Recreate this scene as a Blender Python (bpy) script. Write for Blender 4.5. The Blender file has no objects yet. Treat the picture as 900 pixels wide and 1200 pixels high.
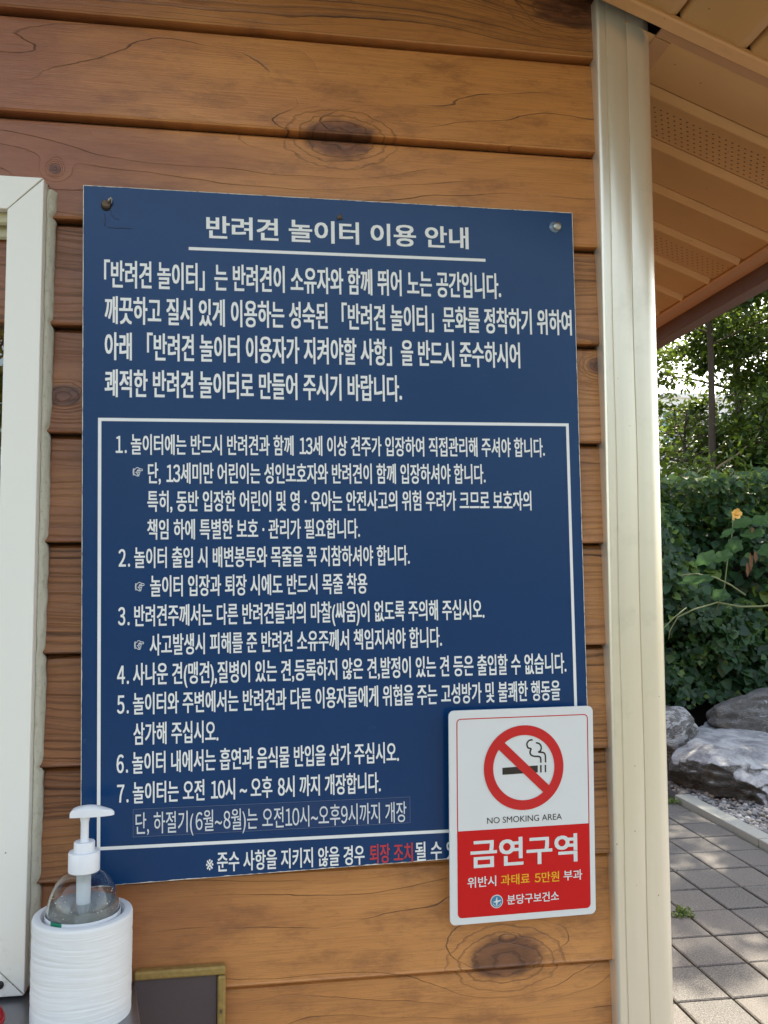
import bpy, bmesh, math, random
import numpy as np
from mathutils import Vector, Matrix, noise as mnoise

random.seed(7)
RNG = np.random.default_rng(11)
S = bpy.context.scene
COL = S.collection
R = math.radians
CZ = 1.55                                   # camera height above the paving

# ------------------------------------------------------------------ camera, sky, sun, exposure
def make_camera():
    yaw, pit, rol = R(8.5194), R(3.9535), R(-0.204)
    cy, sy = math.cos(yaw), math.sin(yaw)
    fwd = Vector((sy*math.cos(pit), cy*math.cos(pit), math.sin(pit)))
    r = Vector((cy, -sy, 0)); u = r.cross(fwd)
    c, s = math.cos(rol), math.sin(rol)
    r2, u2 = c*r + s*u, -s*r + c*u
    cam = bpy.data.cameras.new('camera'); ob = bpy.data.objects.new('camera', cam); COL.objects.link(ob)
    m = Matrix((r2, u2, -fwd)).transposed().to_4x4(); m.translation = (0, -1.2, CZ)
    ob.matrix_world = m
    cam.sensor_fit = 'HORIZONTAL'; cam.sensor_width = 36; cam.lens = 1022.56/900*36
    cam.clip_start = 0.02; cam.clip_end = 2000
    S.camera = ob
make_camera()

SUN_AZ, SUN_EL = R(28), R(47)               # behind the building and to the right
w = bpy.data.worlds.new("World"); S.world = w; w.use_nodes = True
nt = w.node_tree; nt.nodes.clear()
sky = nt.nodes.new('ShaderNodeTexSky'); sky.sky_type = 'NISHITA'; sky.sun_disc = False
sky.sun_elevation = SUN_EL; sky.sun_rotation = SUN_AZ; sky.air_density = 1.0; sky.dust_density = 2.2; sky.ozone_density = 0.8
bg = nt.nodes.new('ShaderNodeBackground'); bg.inputs['Strength'].default_value = 0.15
wo = nt.nodes.new('ShaderNodeOutputWorld')
hs = nt.nodes.new('ShaderNodeHueSaturation'); hs.inputs['Saturation'].default_value = .76      # thin high haze whitens the blue
tint = nt.nodes.new('ShaderNodeMix'); tint.data_type = 'RGBA'; tint.blend_type = 'MULTIPLY'; tint.inputs[0].default_value = 1; tint.inputs[7].default_value = (1.0, .94, .835, 1)
nt.links.new(sky.outputs[0], hs.inputs['Color']); nt.links.new(hs.outputs[0], tint.inputs[6]); nt.links.new(tint.outputs[2], bg.inputs[0]); nt.links.new(bg.outputs[0], wo.inputs[0])
sl = bpy.data.lights.new('sun', 'SUN'); sl.energy = 3.9; sl.angle = R(0.53); sl.color = (1, .88, .68)
so = bpy.data.objects.new('sun', sl); COL.objects.link(so)
sd = Vector((math.sin(SUN_AZ)*math.cos(SUN_EL), math.cos(SUN_AZ)*math.cos(SUN_EL), math.sin(SUN_EL)))
so.rotation_euler = sd.to_track_quat('Z', 'Y').to_euler(); so.location = sd*30
vs = S.view_settings; vs.view_transform = 'Standard'; vs.look = 'None'; vs.gamma = 1; vs.exposure = 2.2
vs.use_curve_mapping = False
S.cycles.use_denoising = True
S.cycles.max_bounces = 10; S.cycles.transmission_bounces = 10; S.cycles.transparent_max_bounces = 12
S.cycles.diffuse_bounces = 5

# ------------------------------------------------------------------ node helpers
class NB:
    def __init__(s, name):
        s.m = bpy.data.materials.new(name); s.m.use_nodes = True
        s.t = s.m.node_tree; s.t.nodes.clear()
        s.out = s.t.nodes.new('ShaderNodeOutputMaterial')
    def n(s, typ, **kw):
        o = s.t.nodes.new(typ)
        for k, v in kw.items(): setattr(o, k, v)
        return o
    def setin(s, node, key, v):
        if v is None: return
        sock = node.inputs[key]
        if isinstance(v, bpy.types.NodeSocket): s.t.links.new(v, sock)
        elif hasattr(sock.default_value, '__len__') and not hasattr(v, '__len__'): sock.default_value = [v]*len(sock.default_value)
        elif hasattr(sock.default_value, '__len__') and len(sock.default_value) == 4 and len(v) == 3: sock.default_value = (*v, 1)
        else: sock.default_value = v
    def ma(s, op, a, b=None, c=None, clamp=False):
        o = s.n('ShaderNodeMath', operation=op, use_clamp=clamp)
        for i, v in enumerate((a, b, c)):
            if v is not None: s.setin(o, i, v)
        return o.outputs[0]
    def add(s, *a):
        r = a[0]
        for x in a[1:]: r = s.ma('ADD', r, x)
        return r
    def mul(s, *a):
        r = a[0]
        for x in a[1:]: r = s.ma('MULTIPLY', r, x)
        return r
    def sub(s, a, b): return s.ma('SUBTRACT', a, b)
    def step(s, v, a, b, lo=0.0, hi=1.0):
        o = s.n('ShaderNodeMapRange', interpolation_type='SMOOTHSTEP')
        s.setin(o, 'Value', v); s.setin(o, 'From Min', a); s.setin(o, 'From Max', b); s.setin(o, 'To Min', lo); s.setin(o, 'To Max', hi)
        return o.outputs[0]
    def mix(s, f, a, b, mode='MIX'):
        o = s.n('ShaderNodeMix', data_type='RGBA', blend_type=mode)
        s.setin(o, 'Factor', f)
        for k, v in ((6, a), (7, b)):
            if isinstance(v, bpy.types.NodeSocket): s.t.links.new(v, o.inputs[k])
            else: o.inputs[k].default_value = (*v[:3], 1)
        return o.outputs[2]
    def pos(s): return s.n('ShaderNodeNewGeometry').outputs['Position']
    def objco(s): return s.n('ShaderNodeTexCoord').outputs['Object']
    def sep(s, v):
        o = s.n('ShaderNodeSeparateXYZ'); s.setin(o, 0, v); return o.outputs
    def comb(s, x, y, z):
        o = s.n('ShaderNodeCombineXYZ'); s.setin(o, 0, x); s.setin(o, 1, y); s.setin(o, 2, z); return o.outputs[0]
    def noise(s, v, scale=5, detail=3, rough=.5, dist=0):
        o = s.n('ShaderNodeTexNoise'); s.setin(o, 'Vector', v); s.setin(o, 'Scale', scale); s.setin(o, 'Detail', detail); s.setin(o, 'Roughness', rough); s.setin(o, 'Distortion', dist)
        return o.outputs['Fac']
    def white(s, v):
        o = s.n('ShaderNodeTexWhiteNoise', noise_dimensions='1D'); s.setin(o, 'W', v); return o.outputs['Value']
    def voro(s, v, scale, feature='F1'):
        o = s.n('ShaderNodeTexVoronoi', feature=feature); s.setin(o, 'Vector', v); s.setin(o, 'Scale', scale); return o.outputs
    def attr(s, name):
        return s.n('ShaderNodeAttribute', attribute_name=name).outputs
    def scale(s, v, k):
        o = s.n('ShaderNodeVectorMath', operation='MULTIPLY'); s.setin(o, 0, v); o.inputs[1].default_value = k; return o.outputs[0]
    def bump(s, h, strength=.3, dist=.001):
        o = s.n('ShaderNodeBump'); s.setin(o, 'Height', h); o.inputs['Strength'].default_value = strength; o.inputs['Distance'].default_value = dist
        return o.outputs[0]
    def pbr(s, color, rough=.5, metal=0, normal=None, **kw):
        p = s.n('ShaderNodeBsdfPrincipled')
        s.setin(p, 'Base Color', color); s.setin(p, 'Roughness', rough); s.setin(p, 'Metallic', metal)
        if normal is not None: s.setin(p, 'Normal', normal)
        for k, v in kw.items(): s.setin(p, k.replace('_', ' '), v)
        return p.outputs[0]
    def done(s, sh):
        s.t.links.new(sh, s.out.inputs['Surface']); return s.m

def plain(name, color, rough=.5, metal=0, var=.12, nscale=30, bump=0.0, **kw):
    b = NB(name); p = b.pos()
    n = b.noise(p, nscale, 4, .6)
    dark = tuple(c*(1-var) for c in color); lite = tuple(min(1, c*(1+var)) for c in color)
    c = b.mix(n, dark, lite)
    n2 = b.noise(p, nscale*6, 3)
    nm = b.bump(n2, bump, .002) if bump else None
    return b.done(b.pbr(c, rough, metal, nm, **kw))

# ------------------------------------------------------------------ mesh helpers
def link(name, me, mat=None, parent=None, smooth=False):
    o = bpy.data.objects.new(name, me); COL.objects.link(o)
    if mat is not None:
        for m_ in (mat if isinstance(mat, (list, tuple)) else [mat]): me.materials.append(m_)
    if parent: o.parent = parent
    if smooth: me.polygons.foreach_set('use_smooth', [True]*len(me.polygons))
    return o
class MB:
    def __init__(s): s.v = []; s.f = []; s.mi = []
    def add(s, vs, fs, mi=0):
        k = len(s.v); s.v += [tuple(v) for v in vs]
        for f in fs: s.f.append([i+k for i in f]); s.mi.append(mi)
    def box(s, x0, x1, y0, y1, z0, z1, mi=0):
        s.add([(x0,y0,z0),(x1,y0,z0),(x1,y1,z0),(x0,y1,z0),(x0,y0,z1),(x1,y0,z1),(x1,y1,z1),(x0,y1,z1)],
              [(0,3,2,1),(4,5,6,7),(0,1,5,4),(1,2,6,5),(2,3,7,6),(3,0,4,7)], mi)
    def prism(s, poly, fn, a, b, mi=0):
        """closed 2-D polygon swept from a to b; fn(p, t) gives the 3-D point"""
        n = len(poly)
        vs = [fn(p, a) for p in poly] + [fn(p, b) for p in poly]
        fs = [(i, (i+1) % n, n+(i+1) % n, n+i) for i in range(n)] + [tuple(range(n))[::-1], tuple(range(n, 2*n))]
        s.add(vs, fs, mi)
    def tube(s, pts, rad, n=8, mi=0, cap=True):
        pts = [Vector(p) for p in pts]
        rad = [float(q) for q in rad] if hasattr(rad, '__len__') else [float(rad)]*len(pts)
        rings = []
        up = Vector((.13, .27, 1)).normalized()
        for i, p in enumerate(pts):
            t = (pts[min(i+1, len(pts)-1)] - pts[max(i-1, 0)]).normalized()
            a = t.cross(up)
            if a.length < .05: a = t.cross(Vector((1, 0, 0)))
            a.normalize(); b = t.cross(a)
            rings.append([p + rad[i]*(math.cos(k*2*math.pi/n)*a + math.sin(k*2*math.pi/n)*b) for k in range(n)])
        vs = [q for r_ in rings for q in r_]; fs = []
        for i in range(len(pts)-1):
            for k in range(n): fs.append((i*n+k, i*n+(k+1) % n, (i+1)*n+(k+1) % n, (i+1)*n+k))
        if cap: fs += [tuple(range(n)), tuple(range((len(pts)-1)*n, len(pts)*n))[::-1]]
        s.add(vs, fs, mi)
    def lathe(s, prof, c, n=48, mi=0, jit=None):
        vs = []; fs = []
        for j, (r_, z) in enumerate(prof):
            for k in range(n):
                a = 2*math.pi*k/n; rr = r_ + (jit(j, a) if jit else 0)
                vs.append((c[0]+rr*math.cos(a), c[1]+rr*math.sin(a), c[2]+z))
        for j in range(len(prof)-1):
            for k in range(n): fs.append((j*n+k, j*n+(k+1) % n, (j+1)*n+(k+1) % n, (j+1)*n+k))
        if prof[0][0] > 0: pass
        s.add(vs, fs, mi)
    def build(s, name, mat=None, parent=None, smooth=False, bevel=0, seg=2, merge=True, clean=True):
        me = bpy.data.meshes.new(name); me.from_pydata(s.v, [], s.f); me.update()
        if any(s.mi): me.polygons.foreach_set('material_index', s.mi)
        if clean:
            bm = bmesh.new(); bm.from_mesh(me)
            if merge: bmesh.ops.remove_doubles(bm, verts=bm.verts, dist=1e-6)
            bmesh.ops.recalc_face_normals(bm, faces=bm.faces)
            if bevel:
                es = [e for e in bm.edges if len(e.link_faces) == 2 and e.calc_face_angle(0) > .5]
                bmesh.ops.bevel(bm, geom=es, offset=bevel, segments=seg, affect='EDGES', profile=.5, clamp_overlap=True)
            bm.to_mesh(me); bm.free()
        o = link(name, me, mat, parent, smooth)
        if smooth and bevel == 0: pass
        return o
def auto_smooth(o, ang=35):
    bm = bmesh.new(); bm.from_mesh(o.data)
    for f in bm.faces: f.smooth = True
    for e in bm.edges:
        if len(e.link_faces) == 2: e.smooth = e.calc_face_angle(0) < R(ang)
    bm.to_mesh(o.data); bm.free(); return o
def empty(name, loc=(0, 0, 0)):
    o = bpy.data.objects.new(name, None); COL.objects.link(o); o.location = loc; o.empty_display_size = .1; return o
def tag(o, label=None, cat=None, group=None, kind=None):
    for k, v in (('label', label), ('category', cat), ('group', group), ('kind', kind)):
        if v: o[k] = v
    return o
def keep(child, parent):
    """parent without moving"""
    child.parent = parent
    child.matrix_parent_inverse = Matrix.Translation(parent.location).inverted() if parent.rotation_euler.to_quaternion().angle < 1e-6 else parent.matrix_basis.inverted()
    return child

# ------------------------------------------------------------------ materials
def wood_material():
    b = NB('printed_wood_siding'); p = b.pos(); X, Y, Z = b.sep(p)[:3]
    seed = b.attr('seed')['Fac']; lined = b.attr('lined')['Fac']
    q = b.comb(X, b.mul(seed, 3.7), Z)
    wob = b.noise(b.scale(q, (1.5, 1, 6)), 1.5, 2.2, .45)
    wob2 = b.noise(b.scale(q, (5, 1, 22)), 1.5, 3, .55)
    wob3 = b.noise(b.scale(q, (30, 1, 60)), 1.5, 2, .5)
    # knots: (x, z, rx, rz)
    knots = [(.118, .614+CZ, .075, .040), (.345, -.527+CZ, .078, .042), (.47, .84+CZ, .10, .045),
             (-.268, .545+CZ, .012, .012), (-.25, .235+CZ, .035, .022), (.50, .30+CZ, .03, .02), (-.9, .62+CZ, .08, .04)]
    bumpsum = None; core = None; halo = None
    for (kx, kz, rx, rz) in knots:
        d2 = b.add(b.ma('POWER', b.ma('ABSOLUTE', b.mul(b.sub(X, kx), 1/rx)), 2), b.ma('POWER', b.ma('ABSOLUTE', b.mul(b.sub(Z, kz), 1/rz)), 2))
        e = b.ma('EXPONENT', b.mul(d2, -.55))
        bumpsum = e if bumpsum is None else b.add(bumpsum, e)
        c = b.step(b.add(d2, b.mul(b.sub(wob3, .5), .35), b.mul(b.sub(wob2, .5), .5)), .62, .26)
        core = c if core is None else b.add(core, c)
    g = b.add(Z, b.mul(wob, .19), b.mul(wob2, .015), b.mul(wob3, .0013), b.mul(bumpsum, .085))
    # flat grain: a few thin dark lines
    t1 = b.mul(g, 1/.033); fr1 = b.ma('FRACT', t1); id1 = b.white(b.add(b.ma('FLOOR', t1), b.mul(seed, 17)))
    w1 = b.add(.008, b.mul(id1, .018))
    l1 = b.mul(b.step(fr1, 0, .015), b.step(fr1, w1, b.add(w1, .035), 1, 0), b.step(id1, .12, .55), b.step(b.noise(b.scale(q, (3, 1, 9)), 2, 2), .35, .62))
    fade1 = b.mul(b.step(fr1, .4, 1, 0, 1), id1, .22)
    # ring halo lines close to the knots
    t3 = b.mul(b.add(b.mul(bumpsum, 1.0), b.mul(wob3, .16), b.mul(wob2, .22)), 7.0); fr3 = b.ma('FRACT', t3)
    l3 = b.mul(b.step(fr3, 0, .04), b.step(fr3, .10, .34, 1, 0), b.step(bumpsum, .36, .60), .48)
    # straight grain: dense dark streaks
    g2 = b.add(Z, b.mul(wob, .05), b.mul(wob2, .012), b.mul(wob3, .0012), b.mul(bumpsum, .05))
    t2 = b.mul(g2, 1/.0105); fr2 = b.ma('FRACT', t2); id2 = b.white(b.add(b.ma('FLOOR', t2), b.mul(seed, 31)))
    l2 = b.add(b.mul(b.step(fr2, 0, .05), b.step(fr2, .10, b.add(.2, b.mul(id2, .4)), 1, 0), b.add(.25, b.mul(id2, .75))), b.mul(b.step(fr2, .3, 1, 0, 1), id2, .30))
    t4 = b.mul(g2, 1/.0042); fr4 = b.ma('FRACT', t4); id4 = b.white(b.add(b.ma('FLOOR', t4), b.mul(seed, 5)))
    l4 = b.mul(b.step(fr4, 0, .1), b.step(fr4, .25, .7, 1, 0), b.step(id4, .45, 1), .45)
    zone = b.step(b.noise(b.scale(q, (1.2, 1, 9)), 2.2, 2), .40, .60)
    l2 = b.mul(b.add(l2, l4), b.add(.55, b.mul(zone, .45)))
    line = b.ma('MAXIMUM', b.mul(b.add(b.mul(l1, .95), b.mul(fade1, .6)), b.sub(1, lined)), b.mul(l2, lined))
    line = b.ma('MINIMUM', b.ma('MAXIMUM', line, l3), 1)
    fib = b.noise(b.scale(q, (14, 1, 520)), 1, 3, .6)
    fib2 = b.noise(b.scale(q, (60, 1, 900)), 1, 2, .6)
    big = b.noise(b.scale(q, (2.2, 1, 10)), 1.3, 4, .6)
    blot = b.noise(b.scale(q, (9, 1, 26)), 1.4, 5, .7)
    speck = b.step(b.noise(b.scale(q, (160, 1, 240)), 1, 2), .62, .74)
    col = b.mix(big, (.45, .172, .046), (.68, .312, .098))
    red = b.step(b.add(X, b.mul(b.sub(big, .5), .5)), .05, -.30)           # print runs redder to the left
    col = b.mix(b.mul(red, .9), col, b.mix(big, (.20, .064, .030), (.34, .125, .058)))
    col = b.mix(b.mul(lined, .35), col, (.21, .085, .03))
    col = b.mix(b.step(fib, .40, .75, 0, .30), col, (.20, .070, .022))
    col = b.mix(b.step(fib2, .5, .8, 0, .30), col, (.42, .23, .10))
    col = b.mix(b.step(blot, .46, .74, 0, .62), col, (.21, .080, .034))
    col = b.mix(b.mul(speck, .14), col, (.10, .04, .02))
    col = b.mix(b.mul(core, .80), col, b.mix(b.step(wob3, .3, .7), (.070, .026, .018), (.16, .060, .036)))
    col = b.mix(b.mul(line, .90), col, (.045, .017, .009))
    h = b.add(b.mul(line, -1.6), b.mul(fib, .5), b.mul(fib2, .25))
    nm = b.bump(h, .55, .0012)
    r = b.add(.27, b.mul(fib, .16), b.mul(line, .2))
    return b.done(b.pbr(col, r, 0, nm, Specular_IOR_Level=.5))
M_WOOD = wood_material()

def trim_material():
    b = NB('cream_coated_metal'); p = b.pos(); X, Y, Z = b.sep(p)[:3]
    n = b.noise(b.scale(p, (60, 60, 3)), 1, 4, .6); d = b.noise(p, 9, 5, .7)
    c = b.mix(n, (.76, .69, .56), (.85, .785, .65))
    c = b.mix(b.step(d, .55, .8, 0, .35), c, (.44, .40, .29))
    sp = b.voro(p, 34)['Distance']
    c = b.mix(b.step(sp, .045, .02, 0, .6), c, (.12, .09, .05))
    nm = b.bump(b.noise(b.scale(p, (90, 90, 2)), 1, 3), .12, .002)
    return b.done(b.pbr(c, b.add(.24, b.mul(d, .12)), .55, nm, Specular_IOR_Level=.5))
M_TRIM = trim_material()

def soffit_material(name, base, holes=False):
    b = NB(name); p = b.pos(); X, Y, Z = b.sep(p)[:3]
    n = b.noise(p, 7, 5, .65); n2 = b.noise(p, 140, 2)
    c = b.mix(n, tuple(v*.84 for v in base), tuple(v*1.12 for v in base))
    sp = b.step(b.voro(p, 26)['Distance'], .05, .025, 0, .7)
    c = b.mix(sp, c, (.06, .03, .015))
    c = b.mix(b.step(b.noise(p, 22, 4, .7), .62, .8, 0, .35), c, tuple(v*.5 for v in base))
    h = b.mul(n2, .15)
    if holes:
        ax, ay = .0115, .0105
        row = b.ma('FLOOR', b.mul(Y, 1/ay))
        off = b.mul(b.ma('MODULO', row, 2), .5)
        u = b.mul(b.sub(b.ma('FRACT', b.add(b.mul(X, 1/ax), off, 100)), .5), ax)
        v = b.mul(b.sub(b.ma('FRACT', b.mul(Y, 1/ay)), .5), ay)
        d = b.add(b.ma('POWER', b.ma('ABSOLUTE', b.mul(u, 1/.0019)), 2), b.ma('POWER', b.ma('ABSOLUTE', b.mul(v, 1/.0015)), 2))
        hole = b.step(d, 1.25, .7)
        mask = None
        for y0, y1 in ((.118, .186), (.482, .550), (.846, .914)):
            m_ = b.mul(b.step(Y, y0, y0+.001), b.step(Y, y1, y1+.001, 1, 0)); mask = m_ if mask is None else b.add(mask, m_)
        hole = b.mul(hole, mask)
        c = b.mix(hole, c, (.012, .006, .003)); h = b.add(h, b.mul(hole, -6))
    return b.done(b.pbr(c, b.add(.26, b.mul(n, .16)), 0, b.bump(h, .35, .001), Specular_IOR_Level=.5))
M_SOFF = soffit_material('tan_soffit_metal', (.45, .252, .098), True)
M_SOFF2 = soffit_material('tan_moulding_metal', (.56, .30, .12))
M_SOFF3 = soffit_material('brown_flange_metal', (.36, .185, .085))
M_FASC = soffit_material('brown_fascia_metal', (.115, .052, .026))

def board_blue():
    b = NB('blue_vinyl_sheet'); p = b.pos()
    n = b.noise(p, 6, 4, .6); n2 = b.noise(b.scale(p, (30, 30, 900)), 1, 2)
    c = b.mix(n, (.0015, .033, .118), (.002, .040, .136))
    dirt = b.step(b.noise(p, 45, 5, .75), .66, .78, 0, .25)
    c = b.mix(dirt, c, (.10, .12, .16))
    sp = b.step(b.voro(p, 17)['Distance'], .03, .015, 0, .8)
    c = b.mix(sp, c, (.02, .02, .03))
    nm = b.bump(b.add(b.mul(n2, .4), b.noise(p, 12, 2)), .10, .002)
    return b.done(b.pbr(c, b.add(.20, b.mul(b.noise(p, 20, 4), .10)), 0, nm, Specular_IOR_Level=.36))
M_BLUE = board_blue()
M_VINYL = plain('white_vinyl', (.80, .80, .78), .45, 0, .05, 60)
M_VINYL_THIN = plain('greyed_white_vinyl', (.66, .68, .70), .45, 0, .05, 60)
M_REDV = plain('red_vinyl', (.50, .035, .045), .4, 0, .06, 60)
def worn_edge():
    b = NB('worn_white_edge'); p = b.pos()
    n = b.noise(b.scale(p, (90, 90, 90)), 1, 4, .7)
    c = b.mix(b.step(n, .34, .5), (.28, .27, .26), (.70, .67, .60))
    return b.done(b.pbr(c, .6))
M_EDGE = worn_edge()
M_TAPE = plain('clear_navy_tape', (.003, .036, .128), .13, 0, .08, 30)
M_SIGNWHITE = plain('white_sign_plate', (.71, .71, .70), .28, 0, .03, 14)
M_SIGNRED = plain('red_print', (.58, .006, .008), .34, 0, .05, 14, Specular_IOR_Level=.3)
M_SIGNRED2 = plain('dull_red_print', (.56, .022, .022), .34, 0, .05, 14, Specular_IOR_Level=.3)
M_BLACK = plain('black_print', (.022, .017, .015), .4, 0, .1, 40)
M_YELLOW = plain('yellow_print', (.83, .40, .012), .35, 0, .05, 40)
M_EMBLEM = plain('teal_print', (.05, .22, .36), .35, 0, .1, 40)
M_SCREW = plain('weathered_steel', (.42, .41, .38), .38, .9, .25, 300, .2)
M_HOLE = plain('dark_recess', (.012, .010, .009), .8, 0, .2, 80)
M_RUST = plain('rusty_steel', (.16, .11, .075), .7, .3, .4, 300, .4)

def upvc():
    b = NB('white_window_plastic'); p = b.pos(); Z = b.sep(p)[2]
    n = b.noise(p, 5, 5, .65)
    c = b.mix(n, (.80, .775, .70), (.84, .815, .745))
    dirt = b.mul(b.step(b.noise(p, 28, 5, .75), .55, .78), b.step(Z, 1.16, 1.03, 0, .6))
    c = b.mix(dirt, c, (.30, .27, .21))
    c = b.mix(b.step(b.voro(p, 21)['Distance'], .035, .015, 0, .7), c, (.15, .13, .10))
    return b.done(b.pbr(c, b.add(.34, b.mul(n, .1)), 0, b.bump(b.noise(p, 60, 3), .05, .002)))
M_UPVC = upvc()
M_UPVC_DIRTY = plain('yellowed_window_plastic', (.50, .45, .28), .4, 0, .15, 25)
def caulk_mat():
    b = NB('grimy_sealant'); p = b.pos()
    n = b.noise(p, 120, 6, .75); n2 = b.noise(p, 420, 4, .7)
    c = b.mix(b.step(n, .25, .5), (.40, .365, .26), (.58, .55, .44))
    c = b.mix(b.step(n2, .62, .72, 0, .6), c, (.07, .065, .05))
    return b.done(b.pbr(c, .75, 0, b.bump(n, .3, .002)))
M_CAULK = caulk_mat()
def glass_pane():
    b = NB('window_glass')
    tr = b.n('ShaderNodeBsdfTransparent'); tr.inputs[0].default_value = (.62, .66, .64, 1)
    gl = b.n('ShaderNodeBsdfGlossy'); gl.inputs['Roughness'].default_value = .004; gl.inputs['Color'].default_value = (.9, .93, .92, 1)
    fr = b.n('ShaderNodeFresnel'); fr.inputs['IOR'].default_value = 1.9
    mx = b.n('ShaderNodeMixShader'); b.t.links.new(fr.outputs[0], mx.inputs[0]); b.t.links.new(tr.outputs[0], mx.inputs[1]); b.t.links.new(gl.outputs[0], mx.inputs[2])
    return b.done(mx.outputs[0])
M_GLASS = glass_pane()
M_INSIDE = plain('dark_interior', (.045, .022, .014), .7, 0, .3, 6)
M_STEEL = plain('brushed_steel', (.30, .30, .32), .33, .85, .12, 40, .05)
M_PLAQUE = plain('umber_panel', (.085, .062, .066), .42, 0, .12, 30, .05)
M_GOLD = plain('tarnished_gold_edge', (.36, .24, .075), .45, .35, .45, 140, .4)
M_WHITEPL = plain('white_plastic', (.80, .80, .82), .32, 0, .03, 60, Subsurface_Weight=.0)
def roll_mat():
    b = NB('white_wrapped_foam'); p = b.pos(); n = b.noise(p, 40, 4, .6)
    c = b.mix(n, (.74, .74, .74), (.82, .815, .80))
    c = b.mix(b.step(b.voro(p, 38)['Distance'], .035, .02, 0, .7), c, (.2, .18, .17))
    return b.done(b.pbr(c, .62, 0, b.bump(b.noise(b.scale(p, (20, 20, 260)), 1, 3), .12, .002)))
M_ROLL = roll_mat()
M_GREEN = plain('green_label_print', (.012, .23, .12), .4, 0, .1, 60)
M_REDPL = plain('red_plastic', (.45, .015, .02), .3, 0, .1, 30)
M_BLACKPL = plain('black_rubber', (.02, .02, .02), .5, 0, .2, 60)
def clear(name, ior, rough, tint):
    b = NB(name)
    return b.done(b.pbr(tint, rough, 0, None, Transmission_Weight=1.0, IOR=ior))
M_PET = clear('clear_plastic', 1.38, .02, (.97, .98, .98))
def gel_mat():
    b = NB('cloudy_gel'); p = b.pos(); n = b.noise(p, 60, 4, .6)
    return b.done(b.pbr(b.mix(n, (.62, .70, .74), (1, 1, 1)), b.add(.10, b.mul(n, .25)), 0, b.bump(n, .25, .004), Transmission_Weight=.72, IOR=1.34))
M_GEL = gel_mat()
M_TUBE = plain('milky_plastic', (.74, .78, .80), .4, 0, .06, 60)
M_ROOF = plain('roof_shingle', (.10, .06, .045), .85, 0, .35, 30, .4)

def paver_mat():
    b = NB('concrete_paver'); p = b.pos(); tone = b.attr('tone')['Fac']
    n = b.noise(p, 150, 3, .8); n2 = b.noise(p, 6, 4, .6); n3 = b.noise(p, 380, 2)
    c = b.mix(b.step(n, .36, .64), (.024, .024, .026), (.130, .126, .120))
    c = b.mix(b.step(n2, .35, .7, 0, .4), c, (.085, .083, .085))
    c = b.mix(b.mul(tone, .5), c, (.12, .108, .10), 'MIX')
    c = b.mix(b.step(n3, .58, .68, 0, .75), c, (.022, .022, .023))
    c = b.mix(b.step(n3, .40, .32, 0, .55), c, (.26, .25, .235))
    return b.done(b.pbr(c, .86, 0, b.bump(b.add(n, n3), .6, .003)))
M_PAVER = paver_mat()
def joint_mat():
    b = NB('mossy_joint'); p = b.pos(); n = b.noise(p, 12, 5, .7)
    c = b.mix(b.step(n, .36, .52), (.035, .030, .022), (.060, .080, .018))
    return b.done(b.pbr(c, .95, 0, b.bump(b.noise(p, 160, 4), .8, .006)))
M_JOINT = joint_mat()
M_KERB = plain('pale_kerb_stone', (.27, .275, .25), .85, 0, .2, 60, .4)
def earth_mat():
    b = NB('earth_and_grass'); p = b.pos(); n = b.noise(p, .6, 6, .65); n2 = b.noise(p, 20, 5, .7)
    c = b.mix(b.step(n, .35, .6), (.085, .070, .040), (.055, .085, .022))
    c = b.mix(n2, c, (.07, .055, .035))
    return b.done(b.pbr(c, .95, 0, b.bump(n2, .8, .03)))
M_EARTH = earth_mat()
M_SOIL = plain('shade_dark_soil', (.010, .008, .006), .95, 0, .5, 18, .8)  # soil near black, painting the shade in the gaps between leaves
def stone_mat():
    b = NB('gravel_stone'); p = b.pos(); tone = b.attr('tone')['Fac']
    r = b.n('ShaderNodeValToRGB'); b.setin(r, 0, tone)
    cr = r.color_ramp; cr.elements[0].color = (.10, .097, .10, 1); cr.elements[1].color = (.66, .65, .63, 1)
    e = cr.elements.new(.45); e.color = (.26, .255, .26, 1); e = cr.elements.new(.7); e.color = (.38, .33, .27, 1)
    c = b.mix(b.mul(b.noise(p, 160, 4, .6), .45), r.outputs[0], (.14, .135, .135))
    return b.done(b.pbr(c, .7, 0, b.bump(b.noise(p, 300, 3), .3, .002)))
M_STONE = stone_mat()
def rock_mat(name, patch, top, dk=1.0):
    b = NB(name); p = b.pos(); g = b.n('ShaderNodeNewGeometry'); nz = b.sep(g.outputs['Normal'])[2]
    n = b.noise(p, 3.2, 8, .7); n2 = b.noise(p, 26, 6, .7); n3 = b.noise(b.scale(p, (2.2, 2.2, 7)), 1.5, 7, .72, .6)
    c = b.mix(n2, (.042*dk, .038*dk, .034*dk), (.175*dk, .165*dk, .152*dk))
    c = b.mix(b.step(n, .52, .68, 0, .65), c, (.105, .078, .048))
    v = b.ma('ABSOLUTE', b.sub(n3, .5))
    c = b.mix(b.step(v, .016, .004, 0, .35), c, (.36, .36, .35))
    pt = b.step(b.add(n3, b.mul(n2, .25)), patch, patch+.05)
    c = b.mix(b.mul(pt, .8), c, (.45, .455, .46))
    marble_lit_top = b.mul(b.step(b.add(nz, b.mul(b.sub(n2, .5), .5)), .50, .76), top)  # pale marbling on upward faces, painting the sky-lit top into the colour
    c = b.mix(marble_lit_top, c, b.mix(b.step(n3, .3, .7), (.15, .155, .175), (.52, .53, .55)))
    return b.done(b.pbr(c, b.add(.55, b.mul(n2, .3)), 0, b.bump(b.add(n2, b.mul(n, .6), b.mul(b.noise(p, 90, 4, .7), .35)), 1.0, .03)))
M_ROCK_A = rock_mat('lichen_boulder', .64, .1, .8)
M_ROCK_B = rock_mat('dark_boulder', .69, .12, .75)
M_ROCK_C = rock_mat('marbled_boulder', .80, .95, .62)
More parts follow.
